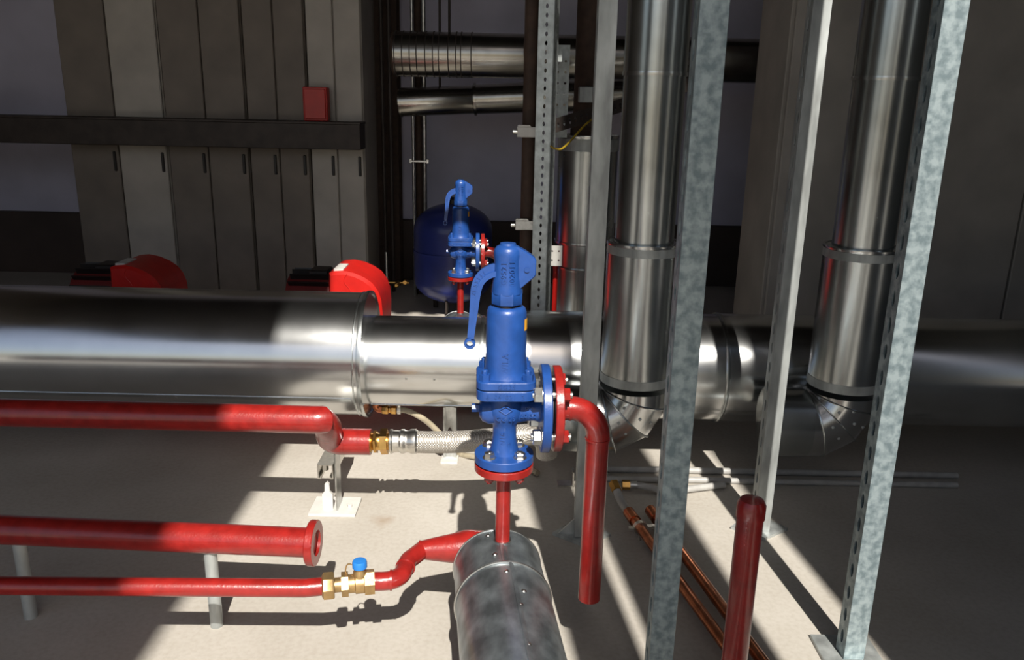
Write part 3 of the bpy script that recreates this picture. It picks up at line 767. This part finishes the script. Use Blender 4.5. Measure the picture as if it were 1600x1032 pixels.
def build_perforated_post():
    c = W(846, 300, 2.60); t = thing('perforated_post', 'perforated angle post holding two pipe clamps behind the valve', 'post', (c.x, 2.60, 0))
    f = Vector((math.cos(math.radians(-20)), math.sin(math.radians(-20)), 0)); g = Vector((math.sin(math.radians(20)), math.cos(math.radians(20)), 0))
    w = 0.051; corner = Vector((c.x, 2.60, 0)) + f*(w/2)
    part('front_leaf', MB().perf(corner - f*(w/2), f, (0, 0, 1), w, 3.7, 0.003, 0.0262, 0.0085, 0.0135, (0.001,), 0.02), 'perforated_steel', t)
    part('side_leaf', MB().perf(corner + g*(w/2)*0.9, g, (0, 0, 1), w*0.9, 3.7, 0.003, 0.0262, 0.008, 0.009, (0.0,), 0.02), 'perforated_steel', t)
    part('base_plate', MB().rbox((c.x, 2.62, 0.004), (0.11, 0.11, 0.008), 0.001), 'perforated_steel', t)
    return t, c
ppost, PC = build_perforated_post()
def build_mount_plate():
    p0 = W(874, 215, 2.93); p1 = W(874, 70, 2.93)
    t = thing('mounting_plate', 'flat grey plate with two rows of holes beside the perforated post', 'plate', (p0.x, 2.93, p0.z))
    part('plate', MB().perf(p0, (1, 0, 0), (0, 0, 1), 0.052, p1.z-p0.z, 0.003, 0.036, 0.009, 0.009, (-0.013, 0.013), 0.02), 'perforated_steel', t)
    part('arm', MB().box((p0.x-0.02, 2.80, p1.z-0.05), (0.012, 0.26, 0.03)), 'perforated_steel', t)
    return t
build_mount_plate()

# dark riser with clamps
RX = W(825, 280, 2.70).x
solo('lagged_riser', MB().lathe([(0.022, 0), (0.0225, 0.01), (0.0225, 1.2), (0.024, 1.21), (0.024, 1.24), (0.0225, 1.25), (0.0225, 3.7), (0.02, 3.71)], (RX, 2.70, 0), EZ, 24), 'insulation', 'dark lagged vertical pipe held by two clamps on the perforated post', 'pipe', (RX, 2.70, 0))
def build_clamp(py, label, m):
    c = W(822, py, 2.64)
    t = thing('pipe_clamp', label, 'clamp', (RX, 2.70, c.z-0.016))
    part('band', MB().ringband((RX, 2.70, c.z), EZ, 0.027, 0.0228, 0.030, 28), m, t)
    part('arm', MB().rbox((RX-0.005, 2.662, c.z), (0.068, 0.008, 0.032), 0.002), m, t)
    part('screw', MB().cyl((RX-0.052, 2.662, c.z), (RX-0.038, 2.662, c.z), 0.007, seg=12), 'zinc_bolt', t)
    part('jaw', MB().prism([(-0.039, 0.016), (-0.034, 0.022), (0.0, 0.022), (0.006, 0.016)], lambda a, b, y: Vector((RX+a, 2.662+y, c.z+b)), -0.004, 0.006), m, t)
build_clamp(207, 'pale pipe clamp on the dark lagged riser, near the upper silver ducts', 'white_steel')
build_clamp(354, 'pale pipe clamp on the dark lagged riser, level with the blue tank top', 'zinc')

# white bracket and red thin pipe, earth wire
def build_white_bracket():
    t0 = W(866, 400, 2.68)
    t = thing('white_bracket', 'small white drilled plate beside the perforated post above the thin red pipe', 'bracket', (t0.x, 2.68, t0.z-0.035))
    part('plate', MB().perf((t0.x+0.004, 2.68, t0.z-0.034), (1, 0, 0), (0, 0, 1), 0.044, 0.068, 0.003, 0.031, 0.006, 0.006, (-0.011, 0.011), 0.003), 'white_steel', t)
    part('tongue', MB().box((t0.x-0.022, 2.675, t0.z), (0.02, 0.004, 0.045)), 'white_steel', t)
build_white_bracket()
r0 = W(868, 420, 2.74)
solo('thin_pipe', MB().lathe([(0.0082, 0), (0.0082, r0.z), (0.0095, r0.z), (0.0095, r0.z+0.012), (0.005, r0.z+0.014)], (r0.x, 2.74, 0), EZ, 16), 'bright_red', 'thin upright red pipe below the small white drilled plate', 'pipe', (r0.x, 2.74, 0))
solo('earth_wire', MB().tube(smooth([W(860, 228, 2.575), W(866, 232, 2.57), W(877, 233, 2.58), W(890, 222, 2.62), W(905, 205, 2.66), W(918, 192, 2.70), W(935, 180, 2.74)], 6), 0.0032, 8), 'wire_yellow', 'yellow-green earth wire sagging from the perforated post', 'wire', W(858, 226, 2.60))

# ================================================================ tall silver ducts
DY = 2.08
def rad(px_w, p): return px_w/FPX * (p.y*math.cos(PITCH) + (CAM_H-p.z)*math.sin(PITCH))
def build_duct(label):
    pu = W(1014, 250, DY); pl = W(999, 500, DY)
    x = (pu.x+pl.x)/2; ru = rad(47.0, pu); rl = rad(55.5, pl)
    zj = W(1000, 386, DY-rl).z; zb = W(985, 614, DY-rl).z; zt = W(1014, 114, DY-ru).z
    t = thing('insulated_duct', label, 'duct', (x, DY, zb-0.25))
    def ringp(z, r): return (r, z)
    part('upper_cladding', MB().lathe([(ru, zj-0.01), (ru, zt)], (x, DY, 0), EZ, 64), 'cladding_dull', t)
    part('top_cladding', MB().lathe([(ru+0.0015, zt), (ru+0.0015, 3.7)], (x, DY, 0), EZ, 64), 'cladding_dull', t)
    part('bead', MB().ringband((x, DY, zt), EZ, ru+0.004, ru-0.003, 0.009, 64), 'cladding', t)
    part('wide_cladding', MB().lathe([(ru-0.002, zj-0.001), (rl-0.004, zj-0.002), (rl, zj-0.005), (rl, zb+0.02)], (x, DY, 0), EZ, 64), 'cladding_dull', t)
    part('bead', MB().ringband((x, DY, zj-0.004), EZ, rl+0.0025, rl-0.004, 0.007, 64), 'cladding', t)
    part('band', MB().lathe([(rl+0.0012, zb+0.004), (rl+0.0012, zb+0.028)], (x, DY, 0), EZ, 64), 'strut_steel', t)
    part('band', MB().lathe([(rl+0.0008, zj-0.030), (rl+0.0008, zj-0.009)], (x, DY, 0), EZ, 64), 'strut_steel', t)
    # mitred elbow turning to the left
    Rc = rl*1.03; cx, cz = x-Rc, zb-0.012
    def seam(phi, r, d):
        # ring lying in the plane through the inner corner at angle phi below the horizontal
        pts = []
        rad_c = Rc/math.cos(math.radians(15)) if phi not in (0, 90) else Rc
        f = math.radians(phi)
        for k in range(48):
            a = 2*math.pi*k/48
            u = rad_c + r/math.cos(math.radians(15))*math.cos(a) if phi not in (0, 90) else rad_c + r*math.cos(a)
            pts.append(Vector((cx+u*math.cos(f), DY + r*math.sin(a), cz-u*math.sin(f))))
        return pts
    rr = rl-0.001
    part('collar', MB().rings([seam(0, rr, 0), seam(15, rr, 0)]), 'cladding', t)
    part('gore', MB().rings([seam(15, rr-0.001, 0), seam(45, rr-0.001, 0)]), 'cladding', t)
    part('gore', MB().rings([seam(45, rr, 0), seam(75, rr, 0)]), 'cladding', t)
    part('gore', MB().rings([seam(75, rr-0.001, 0), seam(90, rr-0.001, 0)]), 'cladding', t)
    for ph in (15, 45, 75):
        s0 = seam(ph, rr+0.0015, 0); part('bead', MB().tube(s0+[s0[0]], 0.0022, 6, False), 'cladding_dull', t)
    zc_ = cz-Rc
    part('outlet_cladding', MB().lathe([(rl, 0), (rl, 0.10), (rl-0.01, 0.103)], (cx, DY, zc_), (-1, 0, 0), 64), 'cladding_dull', t)
    f = math.radians(30)
    for u, a in ((0.7, 30), (1.25, 32), (1.62, 31), (0.9, 58), (1.3, 58), (1.02, 17)):
        f = math.radians(a)
        yy = math.sqrt(max(0, rr**2-((u*Rc-Rc))**2))
        c = Vector((cx+u*Rc*math.cos(f), DY-yy, cz-u*Rc*math.sin(f)))
        nrm = Vector(((u-1)*Rc*math.cos(f), -yy, -(u-1)*Rc*math.sin(f))).normalized()
        part('rivet', MB().lathe([(0.0042, -0.002), (0.0042, 0.0008), (0.0025, 0.0022), (0.0008, 0.0025)], c, nrm, 8), 'strut_steel', t)
    return t
duct = build_duct('tall silver-clad duct with a mitred bottom elbow between two steel posts')
q = copy_tree(duct, None, Vector(duct.location)+Vector((0.56, 0.0, 0))); q['label'] = 'tall silver-clad duct with mitred elbow standing beside the grey cabinet'

def build_duct2():
    Y2 = 3.10; a = W(916, 300, Y2); r = rad(46, a); x = a.x
    zt = W(915, 213, Y2-r).z; z1 = W(905, 384, Y2-r).z; z2 = W(900, 424, Y2-r).z
    t = thing('standing_duct', 'wide dull silver duct standing in shade behind the perforated post', 'duct', (x, Y2, 0))
    part('lower_cladding', MB().lathe([(r, 0), (r, z2)], (x, Y2, 0), EZ, 56), 'cladding_dull', t)
    part('middle_cladding', MB().lathe([(r-0.006, z2), (r-0.006, z1)], (x, Y2, 0), EZ, 56), 'cladding_dull', t)
    part('upper_cladding', MB().lathe([(r, z1), (r, zt-0.002), (r-0.008, zt)], (x, Y2, 0), EZ, 56), 'cladding_dull', t)
    for z in (z1, z2, zt-0.004): part('bead', MB().ringband((x, Y2, z), EZ, r+0.004, r-0.004, 0.009, 56), 'cladding', t)
    part('band', MB().lathe([(r+0.0015, zt-0.055), (r+0.0015, zt-0.012)], (x, Y2, 0), EZ, 56), 'strut_steel', t)
    part('neck', MB().lathe([(r*0.62, zt-0.002), (r*0.62, zt+0.02), (r*0.55, zt+0.03), (r*0.55, 3.7)], (x, Y2, 0), EZ, 40), 'insulation', t, 'dark lagged pipe above the cladding')
    c = W(915, 148, Y2-r*0.8)
    part('junction_box', MB().rbox((c.x, c.y, c.z), (0.05, 0.04, 0.055), 0.003), 'strut_steel', t)
    return t
build_duct2()
def build_tray():
    a = W(861, 187, 2.72); b = W(940, 163, 2.80); d = b-a; L = d.length
    t = thing('cable_tray', 'dark slotted cable tray crossing behind the perforated post and the grey post', 'tray', a)
    n = Vector((d.y, -d.x, 0)).normalized()
    u = d.normalized(); v = u.cross(n).normalized()
    if v.z < 0: v = -v
    part('tray_side', MB().perf(a - v*0.022, v, u, 0.044, L+0.35, 0.002, 0.022, 0.020, 0.008, (0.0,), 0.01), 'steel_dark', t)
    part('tray_floor', MB().add([a-v*0.022, a-v*0.022+u*(L+.35), a-v*0.022+u*(L+.35)-n*0.08, a-v*0.022-n*0.08, a-v*0.024, a-v*0.024+u*(L+.35), a-v*0.024+u*(L+.35)-n*0.08, a-v*0.024-n*0.08], [(0,1,2,3),(7,6,5,4),(0,4,5,1),(1,5,6,2),(2,6,7,3),(3,7,4,0)]), 'steel_dark', t)
build_tray()

# ================================================================ the back of the room
struct('baseboard_back', MB().rbox((0, 4.88, 0.18), (6.6, 0.05, 0.37), 0.004), 'wall_dark')
def upper_duct():
    c = W(720, 86, 4.0); x0 = W(618, 86, 4.0).x; r = 0.100
    t = thing('spiral_duct', 'fat ribbed silver duct running high along the back wall', 'duct', (c.x, 4.0, c.z-r))
    part('cladding', MB().lathe([(r-0.02, 0), (r, 0), (r, 0.40), (r-0.02, 0.40)], (x0, 4.0, c.z), (1, 0, 0), 56), 'duct_shaded', t)
    part('cladding', MB().lathe([(r-0.02, 0), (r-0.001, 0), (r-0.001, 1.5), (r-0.02, 1.5)], (x0+0.40, 4.0, c.z), (1, 0, 0), 56), 'duct_shaded', t)
    for k in range(11): part('rib', MB().ringband((x0+0.006+k*0.035*(1 if k % 3 else 0.96), 4.0, c.z), (1, 0, 0), r+0.0025, r-0.004, 0.0045, 56), 'steel_dark', t)
    part('end_cap', MB().lathe([(r-0.004, 0), (r-0.006, 0.01), (r-0.03, 0.02)], (x0, 4.0, c.z), (-1, 0, 0), 48), 'insulation', t)
    for k in (0.25, 1.4):
        part('hanger', MB().cyl((x0+k, 4.0, c.z+r-0.005), (x0+k, 4.0, 3.84), 0.006, seg=8), 'steel_dark', t)
    a = W(624, 160, 4.25); b = W(836, 152, 4.25); d = b-a
    t2 = thing('slanted_duct', 'thinner dark silver duct rising slightly below the fat ribbed duct', 'duct', (a.x, 4.25, a.z-0.07))
    part('cladding', MB().lathe([(0.066, 0), (0.07, 0.005), (0.07, d.length*0.55), (0.066, d.length*0.56)], a, d, 40), 'duct_shaded', t2)
    part('cladding', MB().lathe([(0.068, 0), (0.072, 0.005), (0.074, d.length*0.4), (0.078, d.length*0.45), (0.078, d.length*1.3)], a+d*0.55, d, 40), 'duct_shaded', t2)
    for f in (0.0, 0.55, 0.97): part('bead', MB().ringband(a+d*(f+0.01), d, 0.08 if f else 0.073, 0.066, 0.012, 40), 'duct_shaded', t2)
    part('hanger', MB().cyl(a+d*0.3, Vector((a.x+d.x*0.3, 4.25, 3.84)), 0.006, seg=8), 'steel_dark', t2)
upper_duct()

def vpipe(name, label, cat, px, py, Y, r, m, z0=0.0, z1=3.8):
    x = W(px, py, Y).x
    return solo(name, MB().lathe([(r*0.9, z0), (r, z0+0.004), (r, z1-0.004), (r*0.9, z1)], (x, Y, 0), EZ, 16), m, label, cat, (x, Y, z0)), x
_, xa = vpipe('conduit_riser', 'thin galvanised riser beside the dark lagged pipe, nearest the dark column', 'pipe', 646, 230, 4.45, 0.0085, 'zinc')
_, xb = vpipe('conduit_riser', 'thicker galvanised riser on the tank side of the dark lagged pipe', 'pipe', 663.5, 230, 4.45, 0.0115, 'zinc')
vpipe('lagged_pipe', 'dark lagged pipe between the two galvanised risers on the back wall', 'pipe', 654.5, 230, 4.50, 0.020, 'insulation')
def riser_clip():
    c = W(654, 252, 4.44)
    t = thing('riser_clip', 'small pale clip joining the two galvanised risers', 'clamp', (c.x, 4.44, c.z-0.01))
    part('bar', MB().rbox((c.x, 4.432, c.z), (0.088, 0.008, 0.010), 0.001), 'zinc', t)
    for x in (xa-0.014, xb+0.016): part('clip_end', MB().rbox((x, 4.436, c.z), (0.016, 0.014, 0.024), 0.002), 'zinc', t)
riser_clip()
vpipe('dark_conduit', 'slim grey conduit on the dark column, on its cabinet side', 'pipe', 600, 260, 4.55, 0.010, 'steel_dark')
vpipe('dark_conduit', 'slim grey conduit on the dark column, on its riser side', 'pipe', 611.5, 260, 4.55, 0.010, 'steel_dark')
x0, x1 = W(576, 300, 4.72).x, W(625, 300, 4.72).x
cl = thing('steel_column', 'dark brown steel column at the back wall beside the cabinet', 'column', ((x0+x1)/2, 4.76, 0))
part('flange', MB().rbox(((x0+x1)/2, 4.70, 1.9), (x1-x0, 0.014, 3.8), 0.002), 'insulation', cl)
part('web', MB().rbox(((x0+x1)/2, 4.76, 1.9), (0.012, 0.10, 3.8), 0.002), 'insulation', cl)
part('flange', MB().rbox(((x0+x1)/2, 4.82, 1.9), (x1-x0, 0.014, 3.8), 0.002), 'insulation', cl)

def build_tank():
    Yt = 4.12; a = W(708, 400, Yt); r = 0.198; x = a.x
    zb = 0.055; zt = W(708, 318, Yt).z; zm = W(708, 403, Yt-r).z
    t = thing('expansion_tank', 'dark blue rounded expansion tank on short legs at the back', 'tank', (x, Yt, 0))
    def dome(z, h, up, n=10):
        return [(max(0.002, r*math.cos(math.pi/2*k/n)), z+(h if up else -h)*math.sin(math.pi/2*k/n)) for k in range(n+1)]
    lo = dome(zb+0.12, 0.12, False)[::-1]
    part('lower_shell', MB().lathe(lo+[(r, zm-0.003)], (x, Yt, 0), EZ, 48), 'tank_blue', t)
    part('upper_shell', MB().lathe([(r, zm+0.003)]+dome(zt-0.13, 0.13, True), (x, Yt, 0), EZ, 48), 'tank_blue', t)
    part('seam', MB().ringband((x, Yt, zm), EZ, r+0.004, r-0.01, 0.012, 48), 'tank_blue', t)
    for k in range(3):
        an = math.radians(-100+120*k)
        part('leg', MB().rbox((x+0.13*math.cos(an), Yt+0.13*math.sin(an), 0.06), (0.025, 0.012, 0.12), 0.002, an), 'steel_dark', t)
    part('valve_cap', MB().lathe([(0.025, zt-0.004), (0.025, zt+0.02), (0.018, zt+0.03)], (x, Yt, 0), EZ, 16), 'black_plastic', t)
build_tank()
def build_manifold():
    Ym = 4.3
    c = W(621, 443, Ym)
    t = thing('brass_manifold', 'small brass tap and fittings glinting in shade beside the blue tank', 'valve', (c.x, Ym, 0))
    part('feed', MB().cyl((c.x-0.06, Ym+0.02, 0), (c.x-0.06, Ym+0.02, W(603, 395, Ym).z), 0.009, seg=12), 'zinc', t)
    part('cross_pipe', MB().cyl((c.x-0.06, Ym+0.02, c.z), (c.x+0.06, Ym+0.02, c.z), 0.008, seg=12), 'brass', t)
    part('tap_body', MB().lathe([(0.012, 0), (0.013, 0.03), (0.009, 0.045)], (c.x, Ym+0.02, c.z), (0, -1, 0), 16), 'brass', t)
    part('tap_handle', MB().lathe([(0.008, 0), (0.014, 0.004), (0.014, 0.012), (0.008, 0.016)], (c.x, Ym-0.03, c.z-0.002), (0, -1, 0), 16), 'brass', t)
    part('end_nut', MB().hexp((c.x+0.04, Ym-0.002, c.z+0.006), (c.x+0.04, Ym+0.03, c.z+0.006), 0.012), 'brass', t)
    part('lower_bracket', MB().rbox((c.x-0.06, Ym-0.01, W(600, 453, Ym).z), (0.03, 0.012, 0.05), 0.002), 'zinc', t)
build_manifold()

# cabinets at the back left
def build_cabinet(label, px0, px1, m1, m2, Y=4.30):
    xa_, xb_ = W(px0, 300, Y).x, W(px1, 300, Y).x
    t = thing('control_cabinet', label, 'cabinet', ((xa_+xb_)/2, Y+0.2, 0))
    part('body', MB().rbox(((xa_+xb_)/2, Y+0.20, 1.10), (xb_-xa_, 0.38, 2.20), 0.004), m2, t)
    mid = xa_+(xb_-xa_)*0.5
    for u0, u1, m in ((xa_+0.004, mid-0.003, m1), (mid+0.003, xb_-0.004, m2)):
        d = part('door', MB().rbox(((u0+u1)/2, Y, 1.10), (u1-u0, 0.020, 2.16), 0.004), m, t)
        part('handle', MB().rbox((u1-0.02, Y-0.014, 0.72), (0.014, 0.012, 0.10), 0.003), 'black_plastic', d)
    return t
build_cabinet('grey-brown control cabinet standing next to the dark steel column', 489, 571.5, 'panel_grey', 'panel_grey')
build_cabinet('brown control cabinet one place along from the dark steel column', 395, 487, 'panel_brown', 'panel_brown')
build_cabinet('brown control cabinet two places along from the dark steel column', 270, 393, 'panel_brown', 'panel_brown')
build_cabinet('brown control cabinet three places along from the dark steel column', 120, 268, 'panel_brown', 'panel_grey')
xx0, xx1 = -3.2, W(567, 215, 4.2).x
zt_, zb_ = W(530, 190, 4.2).z, W(530, 236, 4.2).z
tr = thing('cable_trunking', 'dark trunking box running across the cabinet doors', 'trunking', ((xx0+xx1)/2, 4.2, zb_))
part('trough', MB().rbox(((xx0+xx1)/2, 4.20, (zt_+zb_)/2), (xx1-xx0, 0.14, zt_-zb_-0.02), 0.003), 'steel_dark', tr)
part('lid', MB().rbox(((xx0+xx1)/2, 4.20, zt_-0.006), (xx1-xx0+0.006, 0.15, 0.012), 0.002), 'steel_dark', tr)
rx0, rx1 = W(474, 160, 4.2).x, W(512, 160, 4.2).x; rz0, rz1 = zt_, W(500, 136, 4.2).z
ab = thing('alarm_box', 'small red box standing on the dark trunking before the cabinet doors', 'box', ((rx0+rx1)/2, 4.22, rz0))
part('case', MB().rbox(((rx0+rx1)/2, 4.22, (rz0+rz1)/2), (rx1-rx0, 0.06, rz1-rz0), 0.004), 'bright_red', ab)
part('cover', MB().rbox(((rx0+rx1)/2, 4.186, (rz0+rz1)/2), (rx1-rx0-0.016, 0.010, rz1-rz0-0.02), 0.003), 'bright_red', ab)
# grey cabinet on the right
def right_cabinet():
    xa_, xb_, Y = 1.02, 2.5, 3.25
    t = thing('switch_cabinet', 'wide grey switch cabinet behind the second tall duct', 'cabinet', ((xa_+xb_)/2, Y+0.2, 0))
    part('body', MB().rbox(((xa_+xb_)/2, Y+0.22, 1.15), (xb_-xa_, 0.40, 2.3), 0.004), 'panel_grey', t)
    for k in range(3):
        u0 = xa_+0.01+k*(xb_-xa_-0.02)/3; u1 = u0+(xb_-xa_-0.02)/3-0.008
        d = part('door', MB().rbox(((u0+u1)/2, Y, 1.15), (u1-u0, 0.02, 2.24), 0.004), 'panel_grey', t)
        part('handle', MB().rbox((u1-0.03, Y-0.016, 1.1), (0.016, 0.014, 0.12), 0.003), 'black_plastic', d)
right_cabinet()

# high conduit hung below the roof edge, crossing the sunlight
hc = thing('hung_conduit', 'long conduit hung high below the roof edge', 'pipe', (0, 1.9, 2.02))
part('conduit', MB().cyl((-3.28, 1.9, 2.035), (2.84, 1.9, 2.035), 0.027, seg=16), 'steel_dark', hc)
for x in (-2.2, -0.9, 1.2, 2.3): part('hanger', MB().cyl((x, 1.9, 2.03), (x, 1.9, 3.84), 0.004, seg=6), 'steel_dark', hc)

# ================================================================ floor level, right
def build_copper(label, a, b, hose_from=None):
    t = thing('copper_pipe', label, 'pipe', (b.x, b.y, 0.012))
    d = (b-a).normalized(); far = a + d*0.95
    part('tube', MB().cyl(a, far, 0.0125, seg=20), 'copper', t)
    part('socket', MB().cyl(a - d*0.008, a+d*0.04, 0.0155, seg=20), 'copper', t)
    c = a + d*0.075
    cl_ = part('clip', MB().ringband(c, d, 0.0185, 0.0125, 0.012, 24), 'zinc_bolt', t)
    s = Vector((d.y, -d.x, 0))
    for k in (-1, 1): part('clip_screw', MB().box(c+s*(k*0.024), (0.012, 0.012, 0.008)), 'zinc_bolt', cl_)
    part('clip_stem', MB().cyl((c.x, c.y, 0), (c.x, c.y, c.z-0.014), 0.005, seg=8), 'zinc_bolt', t)
    if hose_from:
        part('flexible_tail', MB().tube(smooth([a+d*0.01, a-d*0.06, hose_from], 6), 0.0115, 14), 'cable_grey', t)
        part('brass_nut', MB().hexp(hose_from, hose_from + (hose_from-(a-d*0.06)).normalized()*0.03, 0.015), 'brass', t)
    return t
zc_ = 0.035
build_copper('copper pipe with a grey flexible tail running along the floor past the streaked post', Wz(984, 803, zc_), Wz(1104, 968, zc_), Wz(964, 768, 0.05))
build_copper('shorter copper pipe on the floor partly hidden behind the streaked post', Wz(1018, 800, zc_), Wz(1118, 935, zc_))
bt = thing('brass_tee', 'small brass fitting with a grey hose lying on the shaded floor', 'fitting', Wz(976, 760, 0.0))
b0 = Wz(972, 758, 0.02)
part('nut', MB().hexp(b0, b0+Vector((0.022, 0, 0)), 0.014), 'brass', bt)
part('sleeve', MB().cyl(b0+Vector((0.02, 0, 0)), b0+Vector((0.042, 0, 0)), 0.012), 'zinc', bt)
part('hose', MB().tube(smooth([b0+Vector((0.04, 0, 0)), b0+Vector((0.08, -0.005, -0.004)), b0+Vector((0.13, -0.02, -0.006)), b0+Vector((0.30, 0.03, -0.008))], 6), 0.010, 12), 'cable_grey', bt)
for py, r, lab in ((735, 0.010, 'pale grey cable lying straight across the floor behind the posts, on its wall side'), (750, 0.009, 'pale grey cable lying straight across the floor behind the posts, on its copper pipe side')):
    a = Wz(950, py-2, r); b = Wz(1106, py+1, r); d = b-a
    solo('floor_cable', MB().tube(smooth([a-d*0.15+Vector((0, 0.03, 0)), a, a+d*0.5, b, b+d*2.5], 6), r, 12), 'cable_grey', lab, 'cable', a)
fb = Wz(884, 758, 0.0)
br = thing('floor_bracket', 'small bright angle bracket on the shaded floor behind the grey post', 'bracket', fb)
part('foot', MB().rbox(fb+Vector((0, 0, 0.003)), (0.05, 0.035, 0.006), 0.001), 'zinc_bolt', br)
part('upright', MB().rbox(fb+Vector((0.02, 0, 0.025)), (0.006, 0.035, 0.045), 0.001), 'zinc_bolt', br)
# red standpipe right of the streaked post
sp = W(1162, 900, 1.15)
st = thing('standpipe', 'red capped standpipe rising from the floor beside the streaked post', 'pipe', (sp.x, 1.15, 0))
zt2 = W(1162, 790, 1.15).z
part('pipe_shaft', MB().cyl((sp.x, 1.15, 0), (sp.x, 1.15, zt2), 0.0207, seg=28), 'red_paint', st)
part('end_cap', MB().lathe([(0.0225, zt2-0.02), (0.0225, zt2+0.002), (0.018, zt2+0.010), (0.006, zt2+0.013)], (sp.x, 1.15, 0), EZ, 28), 'red_paint', st)
part('floor_flange', MB().lathe([(0.05, 0), (0.05, 0.008), (0.022, 0.010)], (sp.x, 1.15, 0), EZ, 32), 'red_paint', st)
